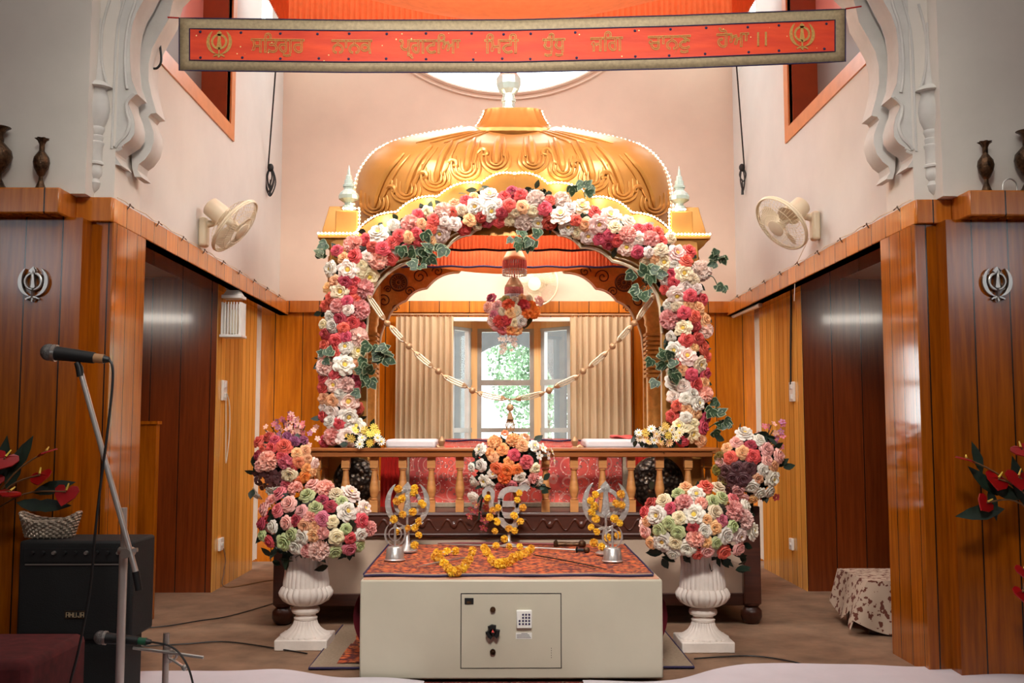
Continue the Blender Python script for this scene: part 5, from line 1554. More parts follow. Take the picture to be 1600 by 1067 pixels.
# ---- swords on the cloth
def blade(name, label, a, b, r, mats, hilt=None):
    A, B = atz(*a, ZTOP + r), atz(*b, ZTOP + r)
    t_ = thing(name, label, 'sword', A, 'swords on the cloth')
    d = (B - A); md_ = (A + B) / 2 + Vector((0, -.012, .004))
    MB().tube(spline([A, md_, B], 8), [r * (.35 + .65 * min(1, i / 4)) for i in range(17)], 8, flat=.6).build('blade', mats[0], t_)
    if hilt:
        e = B + d.normalized() * hilt
        MB().tube([B, B + d.normalized() * hilt * .1, B + d.normalized() * hilt * .15, e], [r * 1.3, r * 2.2, r * 1.1, r], 8).build('grip', mats[1], t_)
        MB().ball(e, r * 2.0, 10, 8).build('pommel', M['brass_dark'], t_)
    return t_


blade('sword', 'long red sheathed sword lying at the back of the cloth', (684, 849), (865, 850), .012, [M['orange_brown'], M['brass_dark']], .16)
blade('sword', 'slim curved steel sword crossing behind the centre marigolds', (690, 850), (900, 859), .009, [M['steel'], M['black']], .06)
blade('sword', 'thin steel blade pointing to the front left corner of the cloth', (652, 885), (735, 870), .006, [M['steel'], M['black']], None)
blade('sword', 'thin dark blade slanting to the front right of the cloth', (948, 889), (835, 867), .006, [M['brass_dark'], M['black']], None)

# ================================================================= BANNER AND CEILING CANOPY
YBN = 5.0
ban = thing('banner', 'red cloth banner with gold Gurmukhi lettering hung across the arch', 'banner', at(800, 70, YBN))


def banpt(u, v, dy=0.0):
    """u 0..1 across, v 0..1 up"""
    xs = [(0, 280, 28, 110), (.25, 540, 31.5, 113), (.5, 800, 31, 113), (.75, 1060, 24, 107), (1, 1321, 14, 96)]
    for a, b in zip(xs, xs[1:]):
        if u <= b[0] + 1e-9:
            t = (u - a[0]) / (b[0] - a[0]); x = a[1] + (b[1] - a[1]) * t; y0 = a[2] + (b[2] - a[2]) * t; y1 = a[3] + (b[3] - a[3]) * t; break
    return at(x, y1 + (y0 - y1) * v, YBN + dy + .008 * math.sin(u * 21) * (1 - v))


MB().grid(lambda u, v: banpt(u, v), 80, 6).build('border', M['banner_border'], ban, solid=.004)
MB().grid(lambda u, v: banpt(.0155 + .969 * u, .2 + .6 * v, -.0045), 80, 6).build('field', M['banner_red'], ban)
mb = MB()
for lo, hi, zlo, zhi, dy in ((0, 1, 0, 1, -.002), (.0155, .9845, .2, .8, -.006)):
    loop = [banpt(lo + (hi - lo) * i / 40, zhi, dy) for i in range(41)] + [banpt(lo + (hi - lo) * (1 - i / 40), zlo, dy) for i in range(41)]
    mb.tube(loop, .0035, 5, True)
mb.build('piping', M['navy'], ban)
for row in (.735, .255):
    for x in (312, 378, 440, 497, 547, 603, 664, 738, 787, 830, 901, 993, 1048, 1103, 1169, 1217, 1290):
        u = (x - 280) / 1041; MB().ball(banpt(u + rnd.uniform(-.002, .002), row + rnd.uniform(-.01, .01), -.006), (.007, .003, .007), 8, 6).build('mirror_dot', M['navy'], ban)
# lettering: outlined embroidered words bent onto the banner
words_ = [('\u0a38\u0a3f\u0a24\u0a17\u0a41\u0a30', 392, 476), ('\u0a28\u0a3e\u0a28\u0a15', 518, 582), ('\u0a2a\u0a4d\u0a17\u0a1f\u0a3f\u0a06', 624, 720), ('\u0a3f\u0a2e\u0a1f\u0a40', 757, 811), ('\u0a27\u0a70\u0a41\u0a27\u0a41', 848, 884), ('\u0a1c\u0a3f\u0a17', 923, 974), ('\u0a1a\u0a3e\u0a28\u0a23\u0a41', 1013, 1080), ('\u0a39\u0a4b\u0a06', 1120, 1171)]
dg_pending = []
for wd, x0, x1 in words_:
    cu = bpy.data.curves.new('lettering', 'FONT'); cu.body = wd; cu.fill_mode = 'NONE'; cu.bevel_depth = .022; cu.bevel_resolution = 1; cu.resolution_u = 3
    o = bpy.data.objects.new('lettering', cu); COL.objects.link(o); dg_pending.append((o, cu, x0, x1))
bpy.context.view_layer.update()
dgp = bpy.context.evaluated_depsgraph_get()
for o, cu, x0, x1 in dg_pending:
    me = bpy.data.meshes.new_from_object(o.evaluated_get(dgp))
    vv = [v_.co.copy() for v_ in me.vertices]; ff = [tuple(p.vertices) for p in me.polygons]
    if vv:
        mn = min(v_.x for v_ in vv); mxx = max(v_.x for v_ in vv); out = []
        for v_ in vv:
            px_ = x0 + (x1 - x0) * (v_.x - mn) / (mxx - mn); u = (px_ - 280) / 1041
            vv_ = .335 + .40 * (v_.y / .72)      # headline of the script at ~.72 em
            out.append(banpt(u, .365 + .27 * (v_.y / .66), -.0065 - .1 * v_.z))
        MB().add(out, ff).build('lettering', M['banner_gold'], ban)
    bpy.data.objects.remove(o); bpy.data.curves.remove(cu); bpy.data.meshes.remove(me)
for x in (1185, 1197):
    u = (x - 280) / 1041; MB().tube([banpt(u, .36, -.007), banpt(u, .62, -.007)], .0055, 6).build('lettering', M['banner_gold'], ban)
for x in (342, 1254):
    u = (x - 280) / 1041; lo, hi = banpt(u, .235, -.007), banpt(u, .775, -.007); S = (hi - lo).length
    sw, rg_, bl = khanda_parts(S, .004)
    mb = MB()
    for q_ in (sw, rg_, bl[0], bl[1]):
        mb.add([(lo.x + v_[0], lo.y + v_[1], lo.z + v_[2]) for v_ in q_.v], q_.f)
    mb.build('khanda_patch', M['banner_gold'], ban)
MB().tube([banpt(0, 1), at(262, 27, 5.0)], .004, 5).build('tie', M['red_cloth'], ban); MB().tube([banpt(1, 1), at(1346, 10, 5.0)], .004, 5).build('tie', M['red_cloth'], ban)

cano = thing('ceiling_canopy', 'orange sheer cloth canopy sagging below the ceiling above the shrine', 'canopy', (0, 6.7, 4.3))
x0, x1 = at(449, 30, 7.6).x, at(1146, 22, 7.6).x; zbot = at(800, 52, 7.6).z; ztop = 4.45
pleated(x0, x1, 7.6, zbot, ztop, 80, .012, 'frill', M['orange_sheer'], cano)
pleated(x0, x1, 5.7, zbot, ztop, 80, .012, 'frill', M['orange_sheer'], cano)
for s, e in ((0, x0), (1, x1)):
    mb = MB(); mb.grid(lambda u, v, e=e: (e + .012 * math.sin(u * 2 * PI * 60), 5.7 + 1.9 * u, zbot + (ztop - zbot) * v), 240, 2); mb.build('frill', M['orange_sheer'], cano)
zsag = at(800, 27, 6.75).z


def sagf(u, v):
    return (x0 + (x1 - x0) * u, 5.7 + 1.9 * v, ztop - (ztop - zsag) * (math.sin(PI * u) ** .9) * (math.sin(PI * v) ** .8))


MB().grid(sagf, 50, 30).build('ceiling_cloth', M['orange_sheer'], cano)
mb = MB()
for y in (7.585,):
    mb.tube([(x0, y, zbot), (x1, y, zbot)], .008, 6); mb.tube([(x0, y, zbot), (x0 - .05, y, ztop)], .008, 6); mb.tube([(x1, y, zbot), (x1 + .05, y, ztop)], .008, 6)
mb.build('piping', M['navy'], cano)

for s, pa, pb, lab in ((-1, (436, 40), (419, 262), 'black cord with a looped bundle hanging by the left wall'), (1, (1146, 40), (1163, 262), 'black cord with a looped bundle hanging by the right wall')):
    A = at(*pa, 7.7); B = atx(pb[0], pb[1], s * 1.985)
    t_ = thing('cord', lab, 'cord', B, 'canopy cords')
    MB().tube([A, B], .006, 6).build('line', M['black'], t_)
    mb = MB(); rr = random.Random(3 if s < 0 else 5)
    for k in range(4 if s < 0 else 2):
        w_ = .018 + .008 * k; L_ = .15 + .03 * k if s < 0 else .2 - .08 * k; cxk = B.x - s * .02 + rr.uniform(-.01, .01)
        mb.tube(spline([(cxk, B.y, B.z), (cxk - w_, B.y, B.z - L_ * .5), (cxk, B.y - .01, B.z - L_), (cxk + w_, B.y, B.z - L_ * .5)], 6, True), .006, 6, True)
    mb.ball((B.x - s * .02, B.y, B.z), (.026, .02, .035)); mb.tube([(B.x - s * .02, B.y, B.z - .1), (B.x - s * .02, B.y, B.z - .23)], [.005, .012], 6); mb.build('coil', M['black'], t_)
t_ = tag(MB().tube(spline([at(250, 70, 5.1), at(252, 95, 5.1), at(246, 106, 5.1), at(238, 107, 5.1)], 5), .006, 6).build('wire_loop', M['black']), 'short loop of black wire at the left arch edge', 'wire')

# ================================================================= WALL THINGS
def wall_fan(label, bracket, center, nrm, side_x, big=.195, visible_badge=True):
    t_ = thing('wall_fan', label, 'fan', bracket, 'cream wall fans')
    B = Vector(bracket); Cn = Vector(center); n_ = Vector(nrm).normalized()
    s = -1 if side_x > 0 else 1
    mb = MB()
    if side_x: mb.box(*sorted((B.x, B.x + s * .055)), B.y - .045, B.y + .045, B.z - .10, B.z + .09)
    else: mb.box(B.x - .045, B.x + .045, B.y - .055, B.y, B.z - .1, B.z + .09)
    mb.build('wall_bracket', M['cream_plastic'], t_, bevel=.018)
    st_ = Cn - n_ * .11
    fw = Vector((s, 0, 0)) if side_x else Vector((0, -1, 0))
    MB().tube([B + fw * .045 + Vector((0, 0, .05)), B + fw * .09 + Vector((0, 0, .055)), st_ + Vector((0, 0, -.03))], [.026, .02, .018], 10).build('arm', M['cream_plastic'], t_)
    a_ = Cn - n_ * .21; b_ = Cn - n_ * .06
    MB().tube([a_, a_ + n_ * .01, b_ - n_ * .02, b_], [.05, .062, .066, .05], 16).build('motor', M['cream_plastic'], t_)
    q_ = n_.to_track_quat('Z', 'Y'); ux, uy = q_ @ Vector((1, 0, 0)), q_ @ Vector((0, 1, 0))
    mb = MB()
    circ = lambda r_, h: [Cn + ux * (r_ * math.cos(2 * PI * i / 36)) + uy * (r_ * math.sin(2 * PI * i / 36)) + n_ * h for i in range(36)]
    mb.tube(circ(big, 0), .008, 6, True); mb.tube(circ(big, .014), .006, 6, True)
    for r_, h in ((big * .75, .045), (big * .5, .058), (big * .75, -.05), (big * .45, -.06)): mb.tube(circ(r_, h), .0018, 4, True)
    for i in range(48):
        a = 2 * PI * i / 48; e = ux * math.cos(a) + uy * math.sin(a)
        mb.tube([Cn + e * big, Cn + e * big * .8 + n_ * .042, Cn + e * big * .28 + n_ * .064], .0014, 4)
        if i % 2 == 0: mb.tube([Cn + e * big, Cn + e * big * .8 - n_ * .045, Cn + e * .055 - n_ * .06], .0014, 4)
    mb.build('guard', M['cream_plastic'], t_)
    MB().tube([Cn + n_ * .058, Cn + n_ * .066, Cn + n_ * .07], [big * .3, big * .3, big * .22], 20).build('badge', M['cream_plastic'], t_)
    MB().tube([Cn - n_ * .06, Cn + n_ * .03], .03, 14).build('hub', M['cream_plastic'], t_)
    for k in range(3):
        mb = MB(); a0_ = 2 * PI * k / 3 + .4
        def bl(u, v):
            r_ = .028 + (big * .86 - .028) * u; a = a0_ + (v - .5) * 1.1 * (.55 + .45 * math.sin(PI * u))
            return Cn + ux * (r_ * math.cos(a)) + uy * (r_ * math.sin(a)) + n_ * ((v - .5) * .05)
        mb.grid(bl, 6, 4); mb.build('blade', M['cream_plastic'], t_)
    return t_


Bl = atx(312, 362, -WB); Br = atx(1280, 352, WB)
wall_fan('cream wall fan tilted down on the left bay wall', Bl, at(366, 352, Bl.y - .06), (.78, -.02, -.62), -1)
wall_fan('cream wall fan tilted down on the right bay wall', Br, at(1222, 348, Br.y - .1), (-.72, -.26, -.62), 1)
Bb = at(858, 412, YB)
wall_fan('pale wall fan on the back wall seen through the shrine arch', Bb, at(838, 442, 8.66), (-.3, -.9, -.25), 0, .19)

for s, sd in ((-1, 'left'), (1, 'right')):
    t_ = tag(MB().tube([(s * (WF - .012), 4.85 + i * .1, ZT + .004 + .006 * math.sin(i * 2.1)) for i in range(40)], .0022, 5).build('wire', M['bead_string']), 'thin wire looped along the %s fascia top' % sd, 'wire', 'fascia wires')
    mb = MB()
    for k in range(9):
        y = 5.0 + k * .43; hk = MB().tube(spline([(s * (WF - .006), y, ZT - .02), (s * (WF - .02), y, ZT + .004), (s * (WF - .006), y + .03, ZT + .01), (s * (WF - .02), y + .05, ZT - .004)], 4), .003, 5).build('hook', M['brass_dark'])
        hk.name = 'wire_hook'; setparent(hk, t_)

# vases on the fascia
vsm = [(.026, 0), (.03, .004), (.022, .02), (.011, .05), (.011, .068), (.02, .078), (.036, .11), (.042, .14), (.038, .165), (.022, .188), (.014, .2), (.014, .232), (.02, .25), (.034, .262), (.03, .263), (.012, .24)]


def vase(label, px, h, wavy, wd):
    b_ = at(px, 306, 4.80); s_ = h / .263
    t_ = thing('vase', label, 'vase', (b_.x, 4.86 if abs(b_.x) < 2.02 else 4.692, ZT + .004), 'engraved brass vases')
    L = t_.location
    bodyp = [(r_ * s_ * wd, z_ * s_) for r_, z_ in vsm]
    MB().lathe(bodyp[:5], L, 28).build('foot', M['brass_dark'], t_); MB().lathe(bodyp[4:11], L, 32).build('body', M['brass_dark'], t_)
    MB().lathe(bodyp[10:], L, 32, mod=(lambda a, z: 1 + (.16 * math.cos(7 * a) if z > .24 * s_ else 0)) if wavy else None).build('neck', M['brass_dark'], t_)
    return t_


vase('tall dark brass vase with flat rim at the far left ledge', 13, .296, False, 1.28)
vase('short dark brass vase with wavy rim on the left ledge', 79, .243, True, .95)
vase('short dark brass vase with wavy rim on the right ledge', 1525, .243, True, .98)
vase('tall dark brass vase with flat rim at the far right ledge', 1590, .296, False, 1.28)
p_ = at(1578, 296, 4.69); tag(MB().tube(spline([(p_.x - .035, 4.69, ZT + .012), (p_.x - .03, 4.69, ZT + .05), (p_.x, 4.69, ZT + .07), (p_.x + .03, 4.69, ZT + .05), (p_.x + .034, 4.69, ZT + .012)], 5), .003, 6).build('wire_loop', M['steel']), 'bent grey wire loop standing beside the far right vase', 'wire')

# curtains
def curtain(label, px0, px1, Y, z0, z1, folds, mat, name='curtain'):
    t_ = thing(name, label, 'curtain', (at((px0 + px1) / 2, 600, Y).x, Y, z0), 'curtains'); a, b_ = at(px0, 600, Y).x, at(px1, 600, Y).x
    def fn(u, v):
        uu = u + .012 * math.sin(u * folds * 2.1); return (a + (b_ - a) * uu, Y + .028 * math.sin(2 * PI * folds * u + .7 * math.sin(u * 5)) * (.6 + .4 * (1 - v)), z0 + (z1 - z0) * v)
    MB().grid(fn, folds * 10, 4).build('cloth', mat, t_)
    mb = MB()
    for k in range(folds): x = a + (b_ - a) * (k + .5) / folds; mb.tube([(x + .012 * math.cos(j * PI / 4), Y, z1 + .006 + .012 * math.sin(j * PI / 4)) for j in range(8)], .003, 5, True)
    mb.build('ring', M['gold_bead'], t_)
    return t_


curtain('beige pleated curtain left of the back window', 618, 708, 8.76, .03, 2.09, 9, M['curtain'])
curtain('beige pleated curtain right of the back window', 891, 986, 8.76, .03, 2.09, 9, M['curtain'])
mb = MB().tube([(at(605, 490, 8.76).x, 8.78, 2.11), (at(998, 490, 8.76).x, 8.78, 2.11)], .009, 8); tag(mb.build('curtain_rod', M['gold_bead']), 'thin curtain rod above the back window', 'curtain rod')
for s, sd in ((-1, 'left'), (1, 'right')):
    t_ = thing('curtain', 'white gathered curtain beside the %s pale panel wall' % sd, 'curtain', (s * 2.13, 8.6, .05), 'white side curtains')
    MB().grid(lambda u, v: (s * (2.12 + .02 * math.sin(u * 2 * PI * 4)), 8.44 + .26 * u, .05 + 2.08 * v), 48, 3).build('cloth', M['curtain_white'], t_)
    MB().tube([(s * 2.12, 8.42, 2.135), (s * 2.12, 8.88, 2.135)], .008, 8).build('rod', M['white'], t_)

# switches and sockets
def switchplate(name, label, px, py, w_, h_, X, keys=2, cat='switch'):
    s = -1 if X < 0 else 1
    p = atx(px, py, X); t_ = thing(name, label, cat, p, 'white switch plates')
    mb = MB().box(*sorted((X, X - s * .02)), p.y - w_ / 2, p.y + w_ / 2, p.z - h_ / 2, p.z + h_ / 2); mb.build('plate', M['plate'], t_, bevel=.004)
    for k in range(keys):
        z = p.z + h_ * (.25 - .5 * k / max(1, keys - 1)) if keys > 1 else p.z
        MB().box(*sorted((X - s * .018, X - s * .026)), p.y - w_ * .22, p.y + w_ * .22, z - h_ * .12, z + h_ * .12).build('key', M['white'], t_, bevel=.003)
    return p


pl_ = switchplate('switch_plate', 'white switch plate on the left pale panel wall', 348, 610, .10, .145, -2.075)
tag(MB().tube(spline([pl_ + Vector((.03, 0, -.02)), pl_ + Vector((.035, .06, -.1)), pl_ + Vector((.03, .1, -.3)), pl_ + Vector((.03, .02, -.52)), pl_ + Vector((.03, .0, -.3)), pl_ + Vector((.03, -.02, -.07))], 6), .004, 6).build('cable', M['lime']), 'thin pale cable hanging from the left switch plate', 'cable')
po = switchplate('socket', 'white wall socket with plug low on the left pale wall', 343, 850, .1, .09, -2.075, 1, 'socket')
tag(MB().tube(spline([po + Vector((.03, 0, -.03)), po + Vector((.04, .02, -.12)), po + Vector((.035, 0, -.2)), Vector((po.x + .06, po.y - .02, .012)), Vector((po.x + .3, po.y + .3, .012)), Vector((po.x + .6, po.y + .4, .012))], 6), .005, 6).build('cable', M['stalk']), 'brown cable from the low left socket to the floor', 'cable')
pr_ = switchplate('switch_plate', 'white switch plate on the right pale panel wall', 1240, 612, .10, .145, 2.075)
tag(MB().tube([pr_ + Vector((-.02, 0, .05)), pr_ + Vector((-.015, .0, .3)), pr_ + Vector((-.012, -.02, .55)), atx(1236, 456, 2.065)], .008, 6).build('cable', M['black']), 'black cable running up the right pale wall from the switch', 'cable')
switchplate('switch_plate', 'small white switch plate low on the right pale wall', 1239, 850, .075, .085, 2.075, 1)
jb = atx(1236, 446, 2.07); tag(MB().box(2.045, 2.075, jb.y - .05, jb.y + .04, jb.z - .05, jb.z + .05).build('junction_box', M['plate'], bevel=.004), 'small white junction box under the right fascia', 'junction box')
tag(MB().tube([atx(1264, 372, 1.98), atx(1243, 415, 1.93), atx(1241, 470, 1.93)], .003, 5).build('cable', M['lime']), 'thin pale cable hanging from the right wall fan', 'cable')
# slatted wall lamp on the left fascia
la = at(366, 450, 7.3); lb_ = at(364, 528, 7.3)
t_ = thing('wall_lamp', 'white slatted lantern lamp on the left fascia', 'lamp', (-1.93, 7.3, lb_.z)); x_ = -1.99 + .1
x_ = at(365, 490, 7.3).x
mb = MB(); mb.lathe([(.055, 0), (.062, .02), (.085, .05), (.1, .055), (.1, .075)][::-1], (x_, 7.3, lb_.z + .235), 4, a0=PI / 4); mb.v = [(a, b_, 2 * (lb_.z + .29) - c_ + .01) for a, b_, c_ in mb.v]; mb.build('cap', M['white'], t_)
mb = MB()
for k in range(-3, 4):
    mb.box(x_ + k * .02 - .004, x_ + k * .02 + .004, 7.3 - .072, 7.3 - .062, lb_.z + .02, lb_.z + .25); mb.box(x_ + k * .02 - .004, x_ + k * .02 + .004, 7.362, 7.372, lb_.z + .02, lb_.z + .25)
    mb.box(x_ - .072, x_ - .062, 7.3 + k * .02 - .004, 7.3 + k * .02 + .004, lb_.z + .02, lb_.z + .25); mb.box(x_ + .062, x_ + .072, 7.3 + k * .02 - .004, 7.3 + k * .02 + .004, lb_.z + .02, lb_.z + .25)
mb.build('slat', M['white'], t_)
MB().box(x_ - .078, x_ + .078, 7.222, 7.378, lb_.z, lb_.z + .02).build('base', M['white'], t_, bevel=.004)
MB().lathe([(.03, .03), (.04, .1), (.03, .2)], (x_, 7.3, lb_.z), 12).build('glass', M['cream_plastic'], t_)
# tube light under the right fascia
A_, B_ = atx(1137, 497, 1.97), atx(1188, 476, 1.97)
t_ = thing('tube_light', 'unlit white tube light fitting under the right fascia', 'tube light', A_)
MB().tube([A_, B_], .018, 12).build('tube', M['tube_glass'], t_); MB().tube([A_ + Vector((.02, 0, .03)), B_ + Vector((.02, 0, .03))], .014, 4).build('fitting', M['white'], t_)

# ================================================================= FRONT LEFT: AMP, MICS
YA = 4.36
a0_, a1_ = at(30, 845, YA), at(205, 985, YA)
ax0, ax1, az1 = a0_.x, a1_.x, a0_.z; az0 = at(100, 1000, YA).z
amp = thing('amplifier', 'black guitar style amplifier under the silver basket', 'amplifier', ((ax0 + ax1) / 2, 4.5, az0))
mb = MB().box(ax0, ax1, YA, YA + .27, az0, az1); mb.build('cabinet', M['black_vinyl'], amp, bevel=.012)
zc1 = at(100, 882, YA).z
MB().box(ax0 + .025, ax1 - .025, YA - .004, YA + .01, zc1 + .01, az1 - .03).build('control_panel', M['black'], amp)
MB().box(ax0 + .03, ax1 - .03, YA - .006, YA, zc1 - .002, zc1 + .003).build('chrome_strip', M['steel'], amp)
MB().box(ax0 + .025, ax1 - .025, YA - .003, YA + .01, az0 + .03, zc1 - .01).build('grille', M['black_vinyl'], amp)
for k in range(9):
    x = ax0 + .06 + k * (ax1 - ax0 - .12) / 8; c = Vector((x, YA - .004, (zc1 + az1) / 2)); MB().tube([c, c + Vector((0, -.014, 0))], [.009, .007], 10).build('knob', M['steel'] if k % 3 == 2 else M['black'], amp)
b0, b1 = at(102, 966, YA), at(136, 954, YA)
bd = MB().box(b0.x, b1.x, YA - .007, YA - .002, b0.z, b1.z).build('badge', M['brass_dark'], amp)
MB().box(b0.x + .003, b1.x - .003, YA - .008, YA - .006, b0.z + .003, b1.z - .003).build('badge_face', M['black'], bd)
# badge lettering in strokes
LT = {'A': [[(0, 0), (0, 1), (.8, 1), (.8, 0)], [(0, .45), (.8, .45)]], 'H': [[(0, 0), (0, 1)], [(.8, 0), (.8, 1)], [(0, .5), (.8, .5)]], 'U': [[(0, 1), (0, 0), (.8, 0), (.8, 1)]], 'J': [[(.2, .0), (.8, 0), (.8, 1)], [(.2, 0), (.2, .3)]]}
mb = MB(); W_ = (b1.x - b0.x - .012) / 5; Hh = (b1.z - b0.z) - .012
for i, chx in enumerate('AHUJA'):
    for stt in LT[chx]: mb.tube([(b0.x + .007 + i * W_ + px_ * W_ * .85, YA - .009, b0.z + .006 + pz_ * Hh) for px_, pz_ in stt], .0019, 4)
mb.build('badge_lettering', M['banner_border'], bd)
stn = thing('amp_stand', 'dark low box stand under the amplifier', 'stand', ((ax0 + ax1) / 2, 4.5, 0))
MB().box(ax0 + .05, ax1 - .04, YA + .03, YA + .25, .016, az0 - .002).build('box', M['black_vinyl'], stn, bevel=.006)
# silver wicker basket
bk = thing('basket', 'silver wicker basket with raised ends on the black amplifier', 'basket', at(75, 848, YA + .1))
cb_ = Vector((at(76, 848, YA + .12).x, YA + .13, az1 + .002)); mb = MB()
for k in range(8):
    h = .01 + .085 * k / 7; e = .8 + .2 * k / 7
    pth = []
    for i in range(48):
        a = 2 * PI * i / 48; lift = .035 * abs(math.cos(a)) ** 3 * (k / 7)
        pth.append((cb_.x + .125 * e * math.cos(a), cb_.y + .075 * e * math.sin(a) + .005 * math.cos(i * PI + k * PI), cb_.z + h * .72 + lift + .002))
    mb.tube(pth, .0075, 6, True)
mb.build('weave', M['basket'], bk)
mb = MB()
for i in range(24):
    a = 2 * PI * i / 24; mb.tube([(cb_.x + .1 * math.cos(a), cb_.y + .06 * math.sin(a), cb_.z), (cb_.x + .126 * math.cos(a), cb_.y + .076 * math.sin(a), cb_.z + .075 + .035 * abs(math.cos(a)) ** 3)], .004, 5)
mb.lathe([(.1, .004), (.001, .004)], cb_, 24, sy=.6); mb.build('stake', M['basket'], bk)

# anthurium arrangements
def anthurium(label, root, blooms, leaves_, Y):
    t_ = thing('anthurium', label, 'flower arrangement', root, 'red anthurium arrangements'); rt = Vector(root)
    vb = MB().lathe([(.05, -.24), (.06, -.2), (.05, -.05), (.035, 0)], rt, 16); vb.build('vase', M['brass_dark'], t_)
    for (x, y, r_, tx, tz) in blooms:
        c = at(x, y, Y); mb = MB(); mb.tube(spline([rt, (rt + c) / 2 + Vector((0, 0, .05)), c], 5), .004, 5); mb.build('stem', M['stalk'], t_)
        mb = MB(); R_ = r_ * .78 * Y / 1600
        hp = [(0, .15), (.3, .5), (.65, .5), (.85, .2), (.7, -.35), (.3, -.8), (0, -1.1)]
        hp = hp + [(-a, b_) for a, b_ in reversed(hp[1:-1])]
        q_ = Matrix.Rotation(tz, 3, 'Y') @ Matrix.Rotation(-tx - .35, 3, 'X')
        fr_ = [c + q_ @ Vector((a * R_, .12 * R_ * abs(a), b_ * R_)) for a, b_ in hp]
        mb.prism(fr_, [p + q_ @ Vector((0, .006, 0)) for p in fr_]); mb.build('spathe', M['anth'], t_)
        MB().tube([c + q_ @ Vector((0, -.003, .1 * R_)), c + q_ @ Vector((.12 * R_, -.25 * R_, .55 * R_))], [.005, .003], 6).build('spadix', P['yellow'], t_)
    mb = MB()
    for (x, y, dx, dz, L) in leaves_: leaf(mb, at(x, y, Y + .03), (dx, 0, dz), (0, -1, .3), L * .75, L * .12)
    mb.build('leaves', M['leaf_deep'], t_)
    return t_


anthurium('red anthurium flowers with dark leaves before the left panel', at(-30, 812, 4.55), [(8, 715, 30, .4, .3), (15, 768, 26, 1.0, .2), (62, 742, 26, .5, -.3), (72, 705, 24, 1.1, -.4), (103, 768, 28, .1, .1), (-10, 745, 24, .3, .5)], [(10, 770, .3, 1, .3), (20, 740, .5, 1, .25), (50, 770, 1, .25, .26), (45, 790, 1, .0, .25), (25, 785, 1, -.15, .24), (0, 760, .1, 1, .3)], 4.5)
anthurium('red anthurium flowers with dark leaves before the right panel', at(1630, 815, 4.55), [(1510, 716, 24, 1.1, .3), (1560, 748, 30, .4, .5), (1592, 745, 30, .3, .2), (1542, 785, 24, .2, .9), (1596, 700, 24, .5, -.3), (1600, 890, 20, .4, .2), (1598, 925, 22, .4, .3)], [(1535, 740, -.3, 1, .2), (1560, 775, -.6, .6, .25), (1570, 795, -1, -.15, .3), (1600, 790, -.2, 1, .3), (1545, 762, .2, -1, .2), (1600, 780, -1, .4, .28)], 4.5)

# microphone on boom stand
YM = 3.9
ms = thing('microphone_stand', 'tall chrome microphone stand with a slanting boom arm', 'microphone stand', (at(190, 900, YM).x, YM, 0))
gx = at(192, 900, YM).x; ptop = at(194, 793, YM)
MB().tube([(gx, YM, .03), (gx, YM, at(194, 862, YM).z)], .0155, 16).tube([(gx, YM, .9 * 0 + at(194, 865, YM).z), (ptop.x, YM, ptop.z)], .0115, 14).build('pole', M['chrome'], ms)
MB().lathe([(.15, .016), (.15, .03), (.06, .05), (.02, .06)], (gx, YM, 0), 28).build('base', M['black'], ms)
B0, B1 = at(124, 574, YM - .04), at(212, 893, YM - .04)
MB().tube([B0, B1], .0105, 14).build('boom', M['chrome'], ms)
B2 = at(217, 922, YM - .04); MB().tube([B1, B2], [.014, .013], 12).build('counterweight', M['black'], ms)
cl = at(201, 863, YM - .02); mb = MB(); mb.tube([cl + Vector((-.04, .02, .005)), cl + Vector((.01, 0, 0))], .014, 10); mb.tube([cl + Vector((0, -.035, 0)), cl + Vector((0, .03, 0))], .018, 14); mb.tube([cl + Vector((0.02, -.02, .01)), cl + Vector((.04, -.02, .012))], .008, 8); mb.build('clamp', M['steel'], ms)
MB().tube([at(120, 566, YM - .04), at(124, 575, YM - .04), at(126, 588, YM - .04)], [.011, .014, .014], 12).build('mic_clip', M['black'], ms)
mc = thing('microphone', 'black handheld microphone with steel grille clipped on the boom', 'microphone', at(120, 556, YM))


def mic(t_, A, B, r, plug):
    d = (B - A).normalized(); L = (B - A).length
    MB().ball(A + d * r * .9, r, 16, 12).build('grille', M['mic_grille'], t_)
    MB().tube([A + d * r * 1.35, A + d * r * 1.75], r * 1.02, 18).build('ring', M['steel'], t_)
    MB().tube([A + d * r * 1.7, A + d * L * .3, A + d * L * .78], [r * .86, r * .8, r * .66], 16).build('handle', M['black'], t_)
    MB().tube([A + d * L * .78, A + d * L * .92], r * .55, 14).build('connector', plug, t_)
    MB().tube([A + d * L * .92, B], [r * .5, r * .3], 10).build('boot', M['black'], t_)


mic(mc, at(65, 549, YM - .04), at(171, 562, YM - .04), .032, M['gold_bead'])
tag(MB().tube(spline([at(171, 562, YM - .04), at(176, 575, YM - .04), at(175, 610, YM - .04), at(166, 690, YM - .05), at(158, 750, YM - .05), at(149, 830, YM - .06), at(141, 920, YM - .06), at(124, 1010, YM - .06), at(108, 1075, YM - .06), at(100, 1130, YM - .06)], 6), .005, 7).build('microphone_cable', M['black']), 'dark cable hanging from the upper microphone past the amplifier', 'cable')
